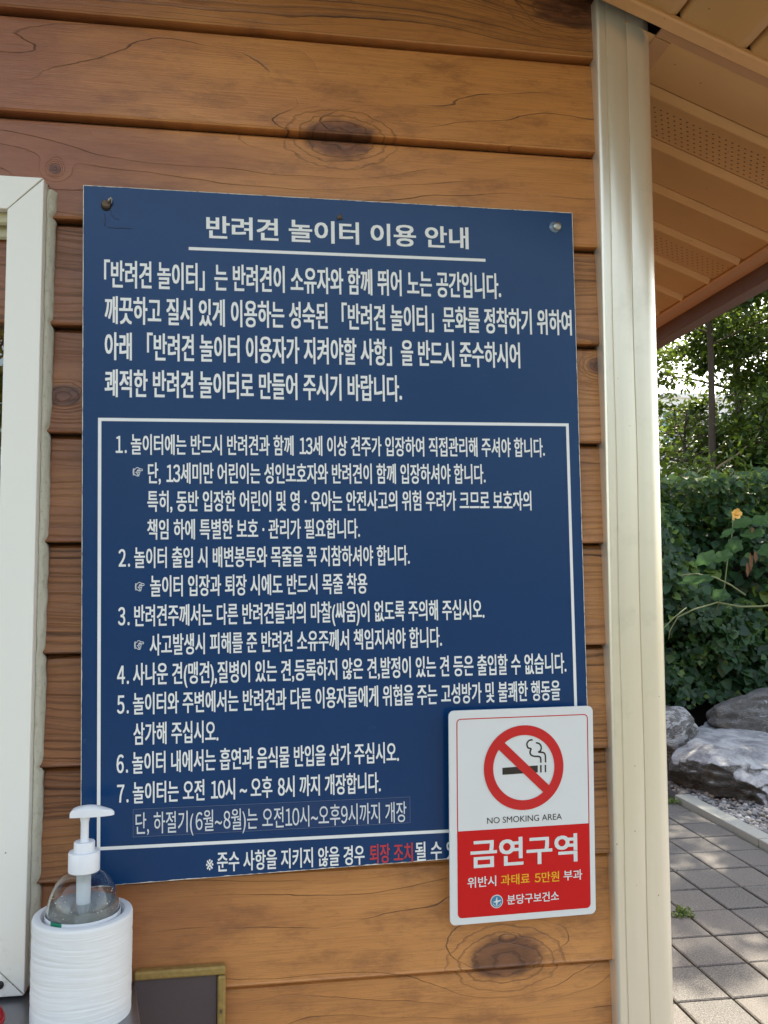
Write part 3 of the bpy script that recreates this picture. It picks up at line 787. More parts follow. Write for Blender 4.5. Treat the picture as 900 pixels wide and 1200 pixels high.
# ------------------------------------------------------------------ blue notice board
BOARD = empty('notice_board')
orient(BOARD, (.1217811, -.024, .06354675), (.99955433, .02597631, .01470945), (-.01454854, -.00637251, .99987386))
tag(BOARD, 'large navy blue notice board with white Korean lettering screwed to the wooden wall', 'notice board')
def notice_board():
    W, H = .6809058/2, .90461685/2
    m = MB(); m.box(-W, W, 0, .0045, -H, H); m.build('panel', M_BLUE, BOARD, bevel=.0004, seg=1)
    # worn pale cut edge showing round the face
    m = MB(); e = .0013
    n = 240
    def strip(p0, p1, inw, amp, seedv):
        vs = []
        for i in range(n+1):
            t = i/n; x = p0[0]+(p1[0]-p0[0])*t; z = p0[1]+(p1[1]-p0[1])*t
            wv = max(.0004, e*.55+amp*mnoise.noise((t*70, seedv, 0))+amp*.7*mnoise.noise((t*19, seedv, 5)))
            vs += [(x, -.0003, z), (x+inw[0]*wv, -.0003, z+inw[1]*wv)]
        m.add(vs, [(2*i, 2*i+1, 2*i+3, 2*i+2) for i in range(n)])
    strip((-W, -H), (-W, H), (1, 0), .0004, 1); strip((W, -H), (W, H), (-1, 0), .0004, 2)
    strip((-W+.001, H), (W-.001, H), (0, -1), .0004, 3); strip((-W+.001, -H), (W-.001, -H), (0, 1), .0016, 4)
    m.build('cut_edge', M_EDGE, BOARD, clean=False)
    t = .0021
    m = MB()
    sheet([(-.2048, .3732-.002), (.2076, .3756-.002), (.2076, .3756+.0022), (-.2048, .3732+.0022)], -.0004, m)
    m.build('underline', M_VINYL, BOARD, clean=False)
    m = MB(); L_, R_, T_, Bl, Br = -.3187, .3230, .1410, -.4060, -.4190
    y = -.0004
    sheet([(L_-t, T_-t), (R_+t, T_-t), (R_+t, T_+t), (L_-t, T_+t)], y, m)
    sheet([(L_-t, Bl-t), (L_+t, Bl-t), (L_+t, T_-t), (L_-t, T_-t)], y, m)
    sheet([(R_-t, Br-t), (R_+t, Br-t), (R_+t, T_-t), (R_-t, T_-t)], y, m)
    sheet([(L_+t, Bl-t), (R_-t, Br-t), (R_-t, Br+t), (L_+t, Bl+t)], y, m)
    m.build('border_line', M_VINYL, BOARD, clean=False)
    Ls = [
    ('반려견 놀이터 이용 안내', -0.1816, 0.1834, 0.3889, 0.3912, 0.0309, (.024, .016)),
    ('「반려견 놀이터」는 반려견이 소유자와 함께 뛰어 노는 공간입니다.', -0.3137, 0.2295, 0.3163, 0.3211, 0.0364, (.030, .012)),
    ('깨끗하고 질서 있게 이용하는 성숙된 「반려견 놀이터」문화를 정착하기 위하여', -0.3128, 0.3342, 0.2682, 0.2716, 0.0365, (.030, .012)),
    ('아래 「반려견 놀이터 이용자가 지켜야할 사항」을 반드시 준수하시어', -0.3127, 0.2552, 0.2202, 0.222, 0.0363, (.030, .012)),
    ('쾌적한 반려견 놀이터로 만들어 주시기 바랍니다.', -0.3126, 0.0828, 0.1713, 0.1713, 0.0361, (.030, .012)),
    ('1. 놀이터에는 반드시 반려견과 함께 13세 이상 견주가 입장하여 직접관리해 주셔야 합니다.', -0.2986, 0.2881, 0.0955, 0.0948, 0.0268, (.024, .010)),
    ('단, 13세미만 어린이는 성인보호자와 반려견이 함께 입장하셔야 합니다.', -0.258, 0.2, 0.0575, 0.0568, 0.0273, (.024, .010)),
    ('특히, 동반 입장한 어린이 및 영 · 유아는 안전사고의 위험 우려가 크므로 보호자의', -0.2588, 0.2661, 0.0206, 0.0194, 0.0273, (.024, .010)),
    ('책임 하에 특별한 보호 · 관리가 필요합니다.', -0.2588, 0.0212, -0.0158, -0.0172, 0.0264, (.024, .010)),
    ('2. 놀이터 출입 시 배변봉투와 목줄을 꼭 지참하셔야 합니다.', -0.2948, 0.0895, -0.0525, -0.0549, 0.0269, (.024, .010)),
    ('놀이터 입장과 퇴장 시에도 반드시 목줄 착용', -0.2552, 0.0301, -0.09, -0.0921, 0.0272, (.024, .010)),
    ('3. 반려견주께서는 다른 반려견들과의 마찰(싸움)이 없도록 주의해 주십시오.', -0.2954, 0.1936, -0.1278, -0.1313, 0.0275, (.024, .010)),
    ('사고발생시 피해를 준 반려견 소유주께서 책임지셔야 합니다.', -0.2559, 0.1323, -0.1657, -0.1677, 0.0272, (.024, .010)),
    ('4. 사나운 견(맹견),질병이 있는 견,등록하지 않은 견,발정이 있는 견 등은 출입할 수 없습니다.', -0.2965, 0.3108, -0.2028, -0.2097, 0.028, (.024, .010)),
    ('5. 놀이터와 주변에서는 반려견과 다른 이용자들에게 위협을 주는 고성방가 및 불쾌한 행동을', -0.2964, 0.3007, -0.2401, -0.2467, 0.0275, (.024, .010)),
    ('삼가해 주십시오.', -0.2761, -0.1692, -0.2786, -0.2804, 0.0279, (.024, .010)),
    ('6. 놀이터 내에서는 흡연과 음식물 반입을 삼가 주십시오.', -0.297, 0.0695, -0.3148, -0.3196, 0.0273, (.024, .010)),
    ('7. 놀이터는 오전 10시 ~ 오후 8시 까지 개장합니다.', -0.2963, 0.0439, -0.352, -0.3582, 0.0268, (.024, .010)),
    ('준수 사항을 지키지 않을 경우', -0.1718, 0.0207, -0.4455, -0.4502, 0.025, (.022, .010)),
    ('될 수 있습니다.', 0.0895, 0.2010, -0.4514, -0.4542, 0.0248, (.022, .010)),
    ]
    for (tx, a, b, c, d, h, bo) in Ls:
        lettering('lettering', tx, a, b, c, d, h, M_VINYL, BOARD, bo)
    # strip of tape carrying the amended line
    m = MB(); sheet([(-.2765, -.3945), (.0835, -.4005), (.0835, -.3665), (-.2765, -.3598)], -.0003, m)
    m.build('tape_strip', M_TAPE, BOARD, clean=False)
    m = MB()
    for (p, q) in (((-.2765, -.3598), (.0835, -.3665)), ((-.2765, -.3945), (.0835, -.4005)), ((-.2765, -.3945), (-.2765, -.3598)), ((.0835, -.4005), (.0835, -.3665))):
        d = Vector((q[0]-p[0], q[1]-p[1])); nn = Vector((-d.y, d.x)).normalized()*.0002
        sheet([(p[0]-nn.x, p[1]-nn.y), (q[0]-nn.x, q[1]-nn.y), (q[0]+nn.x, q[1]+nn.y), (p[0]+nn.x, p[1]+nn.y)], -.0005, m)
    m.build('tape_edge', plain('tape_edge_glint', (.12, .16, .26), .3), BOARD, clean=False)
    lettering('lettering', '단, 하절기(6월~8월)는 오전10시~오후9시까지 개장', -0.2735, 0.0784, -0.3909, -0.3987, 0.0266, M_VINYL_THIN, BOARD, (.006, .004), .0006)
    lettering('red_lettering', '퇴장 조치', 0.0276, 0.0861, -0.4499, -0.4519, 0.025, M_REDV, BOARD, (.022, .010))
    lettering('reference_mark', '※', -.1857, -.1765, -.4430, -.4430, .0140, M_VINYL, BOARD, (.004, .004), ref='※')
    for (a, b, v, h) in ((-.2771, -.2645, .0665, .0120), (-.2742, -.2624, -.0830, .0120), (-.2752, -.2631, -.1581, .0120)):
        lettering('hand_symbol', '☞', a, b, v, v, h, M_VINYL_THIN, BOARD, (.006, .006), ref='☞')
    # fixings: a bent rusty nail head, a bright capped screw, and the stub of an old nail
    def disc(name, u, v, r, h, mat, dome=True, n=24):
        m = MB(); pr = [(r, 0), (r, -h*.5), (r*.8, -h*.85), (r*.4, -h), (0.0001, -h)] if dome else [(r, 0), (r, -h), (0.0001, -h)]
        vs = []; 
        for (rr, yy) in pr:
            for k in range(n): vs.append((u+rr*math.cos(2*math.pi*k/n), yy-.0003, v+rr*math.sin(2*math.pi*k/n)))
        fs = [(j*n+k, j*n+(k+1) % n, (j+1)*n+(k+1) % n, (j+1)*n+k) for j in range(len(pr)-1) for k in range(n)]
        m.add(vs, fs); return m.build(name, mat, BOARD, smooth=True)
    disc('nail_hole', -.3113, .4255, .0066, .0006, M_HOLE, False)
    disc('nail', -.3112, .4280, .0056, .004, M_RUST)
    m = MB(); m.tube([(-.309, -.003, .4285), (-.3065, -.007, .4315), (-.3050, -.0075, .4345), (-.3040, -.005, .4335), (-.3045, -.0035, .4275)], [.0016, .0016, .0016, .0015, .0012], 8)
    m.build('bent_wire', M_SCREW, BOARD, smooth=True)
    m = MB(); m.tube([(-.3135, -.0006, .4140), (-.3128, -.0010, .4085), (-.3132, -.0012, .4020), (-.3120, -.0008, .3985)], [.0003, .0005, .0007, .0003], 6)
    m.tube([(-.3055, -.0006, .421), (-.3045, -.0006, .4140), (-.3005, -.0006, .4095), (-.2950, -.0006, .4088)], .0003, 5)
    m.tube([(-.3095, -.0006, .3975), (-.300, -.0006, .3962), (-.290, -.0006, .3972), (-.279, -.0006, .3968)], .0003, 5)
    m.build('scratch', plain('scratched_paint', (.045, .06, .10), .6), BOARD, smooth=True)
    disc('washer', .3125, .4293, .0080, .0008, plain('clear_washer', (.16, .24, .34), .15), False)
    disc('screw', .3160, .4303, .0062, .0045, M_SCREW)
    disc('nail', -.0010, .4268, .0030, .003, M_RUST)
    m = MB(); m.tube([(-.0035, -.001, .4235), (-.001, -.003, .427), (.0015, -.003, .431)], [.001, .0014, .0008], 6); m.tube([(-.001, -.002, .428), (.0035, -.003, .4245)], .0009, 6)
    m.build('nail_stub', M_RUST, BOARD, smooth=True)
notice_board()

# ------------------------------------------------------------------ no smoking sign
SIGN = empty('no_smoking_sign')
orient(SIGN, (.36458608, -.031, -.32726089), (.99920089, .03991005, .00218192), (-.00158341, -.01502203, .99988591))
tag(SIGN, 'small white and red no smoking sign with rounded corners overlapping the blue board', 'sign')
def rrect(x0, x1, z0, z1, r, n=6, corners=(1, 1, 1, 1)):
    pts = []
    for (cx, cz, a, on) in ((x1-r, z1-r, 0, corners[0]), (x0+r, z1-r, 90, corners[1]), (x0+r, z0+r, 180, corners[2]), (x1-r, z0+r, 270, corners[3])):
        if on: pts += [(cx+r*math.cos(R(a+90*i/n)), cz+r*math.sin(R(a+90*i/n))) for i in range(n+1)]
        else: pts.append((cx+(r if a in (0, 270) else -r), cz+(r if a in (0, 90) else -r)))
    return pts
def no_smoking():
    W, H = .2065/2, .2821/2
    m = MB(); m.prism(rrect(-W, W, -H, H, .0075, 8), lambda p, t: (p[0], t, p[1]), 0, .0035)
    m.build('plate', M_SIGNWHITE, SIGN, bevel=.0005, seg=2)
    y = -.0003
    def ring(outer, inner, mat, name, yy=y):
        m = MB(); n = len(outer)
        m.add([(p[0], yy, p[1]) for p in outer]+[(p[0], yy, p[1]) for p in inner], [(i, (i+1) % n, n+(i+1) % n, n+i) for i in range(n)])
        return m.build(name, mat, SIGN, clean=False)
    x0, x1, z0, z1 = -.0928, .0956, -.1322, .1303; k = .0013
    ring(rrect(x0, x1, z0, z1, .006, 6), rrect(x0+k, x1-k, z0+k, z1-k, .0047, 6), M_SIGNRED2, 'border_line')
    m = MB(); sheet(rrect(x0+k*.5, x1-k*.5, z0+k*.5, -.0185, .005, 6, (0, 0, 1, 1)), -.0005, m); m.build('red_field', M_SIGNRED, SIGN, clean=False)
    cx, cz, ro, ri = .0018, .0615, .0569, .0437; n = 72
    circ = lambda r: [(cx+r*math.cos(2*math.pi*i/n), cz+r*math.sin(2*math.pi*i/n)) for i in range(n)]
    ring(circ(ro), circ(ri), M_SIGNRED2, 'prohibition_ring', -.0007)
    a = math.atan2(.091-.0292, -.0308-.0341); d = Vector((math.cos(a), math.sin(a))); nn = Vector((-d.y, d.x))*.0062
    m = MB(); q = []
    for s_, t_ in ((1, 1), (1, -1), (-1, -1), (-1, 1)): q.append((cx+d.x*.0455*s_+nn.x*t_, cz+d.y*.0455*s_+nn.y*t_))
    sheet(q, -.00078, m); m.build('prohibition_bar', M_SIGNRED2, SIGN, clean=False)
    m = MB(); sheet([(-.0288, .0531), (.0216, .0540), (.0216, .0634), (-.0288, .0625)], -.0004, m)
    sheet([(.0250, .0536), (.0272, .0536), (.0272, .0636), (.0250, .0636)], -.0004, m)
    sheet([(.0316, .0536), (.0337, .0536), (.0337, .0636), (.0316, .0636)], -.0004, m)
    m.build('cigarette', M_BLACK, SIGN, clean=False)
    # smoke: two ribbon strokes
    def ribbon(m, pts, w_):
        P = []
        pts = [Vector(p) for p in pts]
        for i in range(len(pts)-1):              # Catmull-Rom
            p0, p1, p2, p3 = pts[max(i-1, 0)], pts[i], pts[i+1], pts[min(i+2, len(pts)-1)]
            for k_ in range(6):
                t = k_/6
                P.append(.5*((2*p1)+(p2-p0)*t+(2*p0-5*p1+4*p2-p3)*t*t+(3*p1-p0-3*p2+p3)*t**3))
        P.append(pts[-1]); vs = []
        for i, p in enumerate(P):
            d_ = (P[min(i+1, len(P)-1)]-P[max(i-1, 0)]).normalized(); n_ = Vector((-d_.y, d_.x))*w_/2
            vs += [(p.x+n_.x, -.0004, p.y+n_.y), (p.x-n_.x, -.0004, p.y-n_.y)]
        m.add(vs, [(2*i, 2*i+1, 2*i+3, 2*i+2) for i in range(len(P)-1)])
    m = MB()
    ribbon(m, [(.0146, .0982), (.0098, .0975), (.0066, .0935), (.0078, .0880), (.0122, .0862), (.0108, .0820), (.0120, .0782), (.0165, .0760), (.0225, .0755), (.0258, .0735), (.0262, .0668)], .0021)
    ribbon(m, [(.0196, .0940), (.0245, .0925), (.0270, .0880), (.0262, .0835), (.0232, .0812), (.0275, .0808), (.0312, .0795), (.0328, .0755), (.0330, .0668)], .0021)
    m.build('smoke', M_BLACK, SIGN, clean=False)
    lettering('small_lettering', 'NO SMOKING AREA', -.0509, .0555, -.0107, -.0110, .0080, M_BLACK, SIGN, (0, 0), ref='N')
    for (tx, a_, b_, c, d_, h, mt, bo) in (('금연구역', -.0747, .0771, -.0676, -.0678, .0371, M_SIGNWHITE, (.022, .018)), ('위반시', -.0793, -.0392, -.0932, -.0930, .0137, M_SIGNWHITE, (.016, .012)),
        ('과태료 5만원', -.0327, .0504, -.0930, -.0934, .0138, M_YELLOW, (.016, .012)), ('부과', .0565, .0837, -.0928, -.0930, .0134, M_SIGNWHITE, (.016, .012)), ('분당구보건소', -.0242, .0495, -.1190, -.1188, .0127, M_SIGNWHITE, (.018, .014))):
        lettering('lettering', tx, a_, b_, c, d_, h, mt, SIGN, bo, .0008)
    # round health-centre emblem: white rim, teal disc, white winged cross with an arc
    ex, ez = -.0388, -.1137
    cir = lambda r, k_=32: [(ex+r*math.cos(2*math.pi*i/k_), ez+r*math.sin(2*math.pi*i/k_)) for i in range(k_)]
    m = MB(); sheet(cir(.0088), -.0007, m, 0); sheet(cir(.0077), -.0010, m, 1)
    bx = lambda pts, mi: sheet([(ex+p[0], ez+p[1]) for p in pts], -.0013, m, mi)
    bx([(-.0058, -.0002), (-.0014, .0012), (-.0006, .0052), (.0006, .0060), (.0008, .0014), (.0056, .0020), (.0058, .0006), (.0012, -.0010), (.0004, -.0046), (-.0010, -.0052), (-.0012, -.0014)], 0)
    arc = [(.0062*math.cos(R(a_)), .0062*math.sin(R(a_))) for a_ in range(200, 345, 12)]+[(.0055*math.cos(R(a_)), .0055*math.sin(R(a_))) for a_ in range(344, 199, -12)]
    bx(arc, 0)
    m.build('emblem', [M_SIGNWHITE, M_EMBLEM], SIGN, clean=False)
no_smoking()

# ------------------------------------------------------------------ framed plaque low on the wall
PLQ = empty('framed_plaque', (-.09, -.012, CZ-.70))
tag(PLQ, 'dark brown plaque with a tarnished gold rim on the wall beside the white holder', 'plaque')
def plaque():
    m = MB(); m.box(-.1462, -.0425, -.0175, -.0095, CZ-.86, CZ-.5165); keep(m.build('panel', M_PLAQUE, bevel=.001), PLQ)
    m = MB()
    def bar(x0, x1, z0, z1): m.box(x0, x1, -.0225, -.0088, z0, z1)
    bar(-.1465, -.0315, CZ-.5160, CZ-.5045); bar(-.0420, -.0315, CZ-.8600, CZ-.5165)
    bar(-.1465, -.0315, CZ-.8720, CZ-.8605)
    keep(m.build('rim', M_GOLD, bevel=.003, seg=3), PLQ)
    for z in (CZ-.560, CZ-.60):
        m = MB(); m.box(-.0385, -.0355, -.0250, -.0226, z-.002, z+.002); keep(m.build('tack', M_RUST, bevel=.0005), PLQ)
plaque()

# ------------------------------------------------------------------ sanitizer bottle in its white holder
HX, HY = -.1992, -.0800
ZL = CZ-.5222
HOLD = empty('bottle_holder', (HX, HY, ZL))
tag(HOLD, 'white ridged cylindrical holder standing on the steel ledge around the pump bottle', 'holder')
def holder():
    Ro, Ri, H = .0575, .0470, .1170
    prof = [(Ri, .004), (Ri, H-.002), (Ri+.0015, H), (Ro-.003, H), (Ro-.001, H-.001), (Ro, H-.0035)]
    n_in = len(prof)
    zz = H-.0035
    k = 150
    for i in range(1, k+1): prof.append((Ro, (H-.0035)*(1-i/k)))
    prof += [(.0, 0.0)]
    def jit(j, a):
        if j < n_in or j >= n_in+k: return 0
        z = prof[j][1]
        zt = z+.0035*math.sin(a+.6)+.0012*math.sin(3*a+z*60)
        v = mnoise.noise((zt*230, .4*math.cos(a), .4*math.sin(a)))
        v2 = mnoise.noise((zt*90, 7+.3*math.cos(a), .3*math.sin(a)))
        edge = min(1, (H-.004-z)/.008)
        return (-.0009*max(0, v-.22)-.0005*max(0, v2)+.0003*mnoise.noise((zt*600, math.cos(a), math.sin(a))))*edge
    m = MB(); m.lathe(prof, (HX, HY, ZL), 96, jit=jit)
    keep(auto_smooth(m.build('ridged_body', M_ROLL), 40), HOLD)
holder()
BOT = empty('pump_bottle', (HX, HY, ZL+.004))
tag(BOT, 'clear pump bottle of hand gel with a white pump standing in the white holder', 'bottle')
def bottle():
    c = (HX, HY, CZ)
    def dome(r0, r1, z0, z1, n=14):
        return [(r1+(r0-r1)*(1-math.sin(math.pi/2*i/n)) if False else r1+(r0-r1)*math.cos(math.pi/2*i/n)**1.05, z0+(z1-z0)*math.sin(math.pi/2*i/n)) for i in range(n+1)]
    zb = -.517
    out = [(.0001, zb), (.038, zb), (.0422, zb+.004)] + [(.0425, zb+.01), (.0425, -.414)] + dome(.0425, .0140, -.412, -.357) + [(.0125, -.345)]
    inn = [(.0115, -.345)] + [(r-.0011, z-.0008) for r, z in dome(.0425, .0140, -.412, -.357)][::-1] + [(.0413, -.414), (.0413, zb+.006), (.0001, zb+.0015)]
    m = MB(); m.lathe(out+inn, c, 64); keep(auto_smooth(m.build('shell', M_PET), 60), BOT)
    m = MB()
    gp = [(.0001, zb+.0022), (.0404, zb+.0065), (.0405, -.414)] + [(r-.0021, z-.001) for r, z in dome(.0425, .0140, -.412, -.357) if z < -.392]
    zt = gp[-1][1]; gp += [(gp[-1][0]-.003, zt+.0012), (.010, zt+.0004), (.0001, zt)]
    m.lathe(gp, c, 56, jit=lambda j, a: .0008*math.sin(3*a+j)); keep(auto_smooth(m.build('gel', M_GEL), 50), BOT)
    m = MB(); rb = random.Random(3)
    for i in range(26):                                # air bubbles clinging to the wall above the gel
        a = rb.uniform(3.5, 6.2); z = rb.uniform(-.400, -.376); f = (z+.412)/.055
        r_ = .0140+(.0285)*math.sqrt(max(0, 1-f*f))-.0022
        s_ = rb.uniform(.0003, .0009)
        q = Vector((c[0]+r_*math.cos(a), c[1]+r_*math.sin(a), c[2]+z))
        m.lathe([(s_*math.sin(math.pi*k/5)+1e-6, -s_*math.cos(math.pi*k/5)) for k in range(6)], q, 8)
    keep(m.build('bubbles', M_TUBE, smooth=True), BOT)
    m = MB(); n = 64; r0, r1 = .0428, .0434
    vs = []
    for k in range(n):
        a = 2*math.pi*k/n
        for (r_, z) in ((r0, -.5), (r1, -.5), (r1, -.4035), (r0, -.4035)): vs.append((c[0]+r_*math.cos(a), c[1]+r_*math.sin(a), c[2]+z))
    for k in range(n):
        k2 = (k+1) % n
        green = 3.93 < 2*math.pi*(k+.5)/n < 4.35
        for e in range(4):
            m.add([vs[k*4+e], vs[k2*4+e], vs[k2*4+(e+1) % 4], vs[k*4+(e+1) % 4]], [(0, 1, 2, 3)], 1 if green else 0)
    keep(m.build('label', [M_WHITEPL, M_GREEN]), BOT)
    m = MB()
    m.lathe([(.0001, -.3575), (.0172, -.3575), (.0183, -.3565), (.0183, -.3352), (.0175, -.3338), (.0122, -.3336), (.0122, -.3235), (.0115, -.3224), (.0052, -.3222), (.0001, -.3222)], c, 48)
    pump = keep(auto_smooth(m.build('pump', M_WHITEPL), 35), BOT)
    m = MB(); m.lathe([(.0001, -.330), (.0047, -.330), (.0047, -.3005), (.0056, -.2965), (.0062, -.2900), (.0001, -.2900)], c, 24)
    keep(auto_smooth(m.build('stem', M_WHITEPL), 35), BOT)
    # head: flat-bottomed plate with a domed top, square heel on the left and rounded spout on the right
    m = MB(); outl = []
    for i in range(9): t = i/8; outl.append((-.0163, -.0085+.017*t))
    for i in range(1, 18):
        t = i/18; a = math.pi*t
        outl.append((-.0163+.0505*math.sin(a*.5)**1.0 if False else -.0163+.0505*(1-abs(1-2*t)**1.35 if False else math.sin(a)), .0085*math.cos(a)*(1+.35*math.sin(a))))
    K = len(outl); vs = []
    def zt(x, y):
        t = (x+.0163)/.0505
        return -.2865+.0078*max(0, math.sin(math.pi*(.10+.86*t)))**.9-.0030*t
    lay = [(1, lambda x, y: -.2925), (1, lambda x, y: -.2872-.0016*max(0, (x-.01)/.024)), (.93, lambda x, y: -.2862+.45*(zt(x, 0)+.2865)), (.62, lambda x, y: -.2862+.85*(zt(x, 0)+.2865)), (.2, lambda x, y: zt(x, 0))]
    for f_, fn in lay:
        for (x, y) in outl: vs.append((c[0]+.004+(x-.004)*f_, c[1]+y*f_, c[2]+fn(.004+(x-.004)*f_, y)))
    fs = [(j*K+k, j*K+(k+1) % K, (j+1)*K+(k+1) % K, (j+1)*K+k) for j in range(len(lay)-1) for k in range(K)]+[tuple(range(K))[::-1], tuple(range((len(lay)-1)*K, len(lay)*K))]
    m.add(vs, fs); keep(auto_smooth(m.build('pump_head', M_WHITEPL), 35), BOT)
    m = MB(); m.lathe([(.0001, -.425), (.0040, -.425), (.0070, -.405), (.0082, -.398), (.0086, -.3578), (.0001, -.3578)], c, 24)
    m.lathe([(.0001, -.512), (.0028, -.512), (.0028, -.4252), (.0001, -.4252)], c, 12)
    keep(auto_smooth(m.build('dip_tube', M_TUBE), 35), BOT)
bottle()

# red round-topped tub at the very left of the ledge
TUB = empty('red_tub', (-.3160, -.100, ZL-.004))
tag(TUB, 'glossy red rounded tub at the lower left corner of the photo, on the steel ledge', 'tub')
m = MB(); m.lathe([(.0001, .0), (.030, 0), (.0330, .002), (.0335, .012), (.0325, .018), (.028, .026), (.019, .032), (.008, .034), (.0001, .0343)], (-.3160, -.100, ZL-.004), 40)
keep(auto_smooth(m.build('body', M_REDPL), 40), TUB)
m = MB(); m.lathe([(.0334, .0095), (.0350, .0100), (.0350, .0130), (.0330, .0135)], (-.3160, -.100, ZL-.004), 40)
keep(auto_smooth(m.build('rim', M_REDPL), 40), TUB)

# ------------------------------------------------------------------ boulders
def boulder(name, c, dims, seedv, mat, label, flat=.0, cuts=7, sub=5, tilt=0):
    bm = bmesh.new(); bmesh.ops.create_icosphere(bm, subdivisions=sub, radius=1)
    rr = random.Random(seedv); planes = []
    for i in range(cuts):
        d = Vector((rr.uniform(-1, 1), rr.uniform(-1, 1), rr.uniform(-.6, .8))).normalized(); planes.append((d, rr.uniform(.60, .82)))
    if flat: planes.append((Vector((.05, -.12, 1)).normalized(), flat))
    for v in bm.verts:
        p = v.co.copy()
        for d, h in planes:
            k = p.dot(d)
            if k > h: p -= d*(k-h)*.92
        q = p*1.4+Vector((seedv, 0, 0))
        rg = abs(mnoise.noise(q*3.1+Vector((0, 0, 4))))*.055+abs(mnoise.noise(q*6.3))*.022
        p += p.normalized()*(.03-rg+.09*mnoise.noise(q)+.05*mnoise.noise(q*2.7)+.022*mnoise.noise(q*7)+.012*mnoise.noise(q*16))
        v.co = p
    me = bpy.data.meshes.new(name); bm.to_mesh(me); bm.free()
    o = link(name, me, mat, None, True); o.scale = dims; o.location = c; o.rotation_euler = (0, tilt, seedv*.3)
    return tag(o, label, 'boulder', 'boulders along the foot of the hedge')
boulder('boulder', (3.80, 5.18, .06), (1.28, .52, .36), 3, M_ROCK_C, 'largest marbled boulder with its sky-lit top painted pale, standing on the gravel edge', .62, 6, 6)
boulder('boulder', (3.17, 5.42, .29), (.45, .34, .24), 5, M_ROCK_A, 'small grey boulder with white patches, left behind the marbled one', .8, 7)
boulder('boulder', (4.30, 5.56, .35), (.70, .34, .22), 22, M_ROCK_B, 'dark rounded boulder behind the marbled one, right of the white-patched boulder', .92, 3)
boulder('boulder', (5.85, 5.30, .12), (.85, .50, .42), 12, M_ROCK_B, 'dark boulder continuing the row at the far right beyond the marbled one', .7, 6)
boulder('boulder', (2.05, 5.35, .10), (.75, .45, .34), 15, M_ROCK_A, 'boulder continuing the row behind the cream corner trim', .7, 6)

# ------------------------------------------------------------------ leaves
TEMPL = {
 'ivy': (np.array([(0, 0, 0), (.48, .18, .07), (.36, .62, .05), (0, 1.0, -.06), (-.36, .62, .05), (-.48, .18, .07), (0, .45, -.05)]),
         np.array([(0, 1, 6), (1, 2, 6), (2, 3, 6), (3, 4, 6), (4, 5, 6), (5, 0, 6)])),
 'oval': (np.array([(0, 0, 0), (.27, .42, .06), (0, 1, -.08), (-.27, .42, .06)]), np.array([(0, 1, 2), (0, 2, 3)])),
}
def leaf_batch(c, nrm, size, kind='ivy', droop=.4, spread=.5):
    """leaves at c, facing roughly nrm; returns verts, faces"""
    T, Fc = TEMPL[kind]; n = len(c)
    nn = nrm+RNG.normal(0, spread, (n, 3)); nn /= np.linalg.norm(nn, axis=1)[:, None]
    d = RNG.normal(0, 1, (n, 3)); d[:, 2] -= droop*2
    d -= (d*nn).sum(1)[:, None]*nn; d /= np.linalg.norm(d, axis=1)[:, None]+1e-9
    s = np.cross(d, nn)
    v = (T[None, :, 0, None]*s[:, None, :]+T[None, :, 1, None]*d[:, None, :]+T[None, :, 2, None]*nn[:, None, :])*size[:, None, None]+c[:, None, :]
    k = len(T)
    f = (Fc[None]+(np.arange(n)*k)[:, None, None])
    return v.reshape(-1, 3), f.reshape(-1, 3), len(Fc)
def leaf_obj(name, c, nrm, size, mat, tone, kind='ivy', parent=None, droop=.4, spread=.5):
    v, f, k = leaf_batch(np.asarray(c, float), np.asarray(nrm, float), np.asarray(size, float), kind, droop, spread)
    o = mesh_np(name, v, f, mat, False, parent); set_attr(o, 'tone', np.repeat(tone, k)); return o

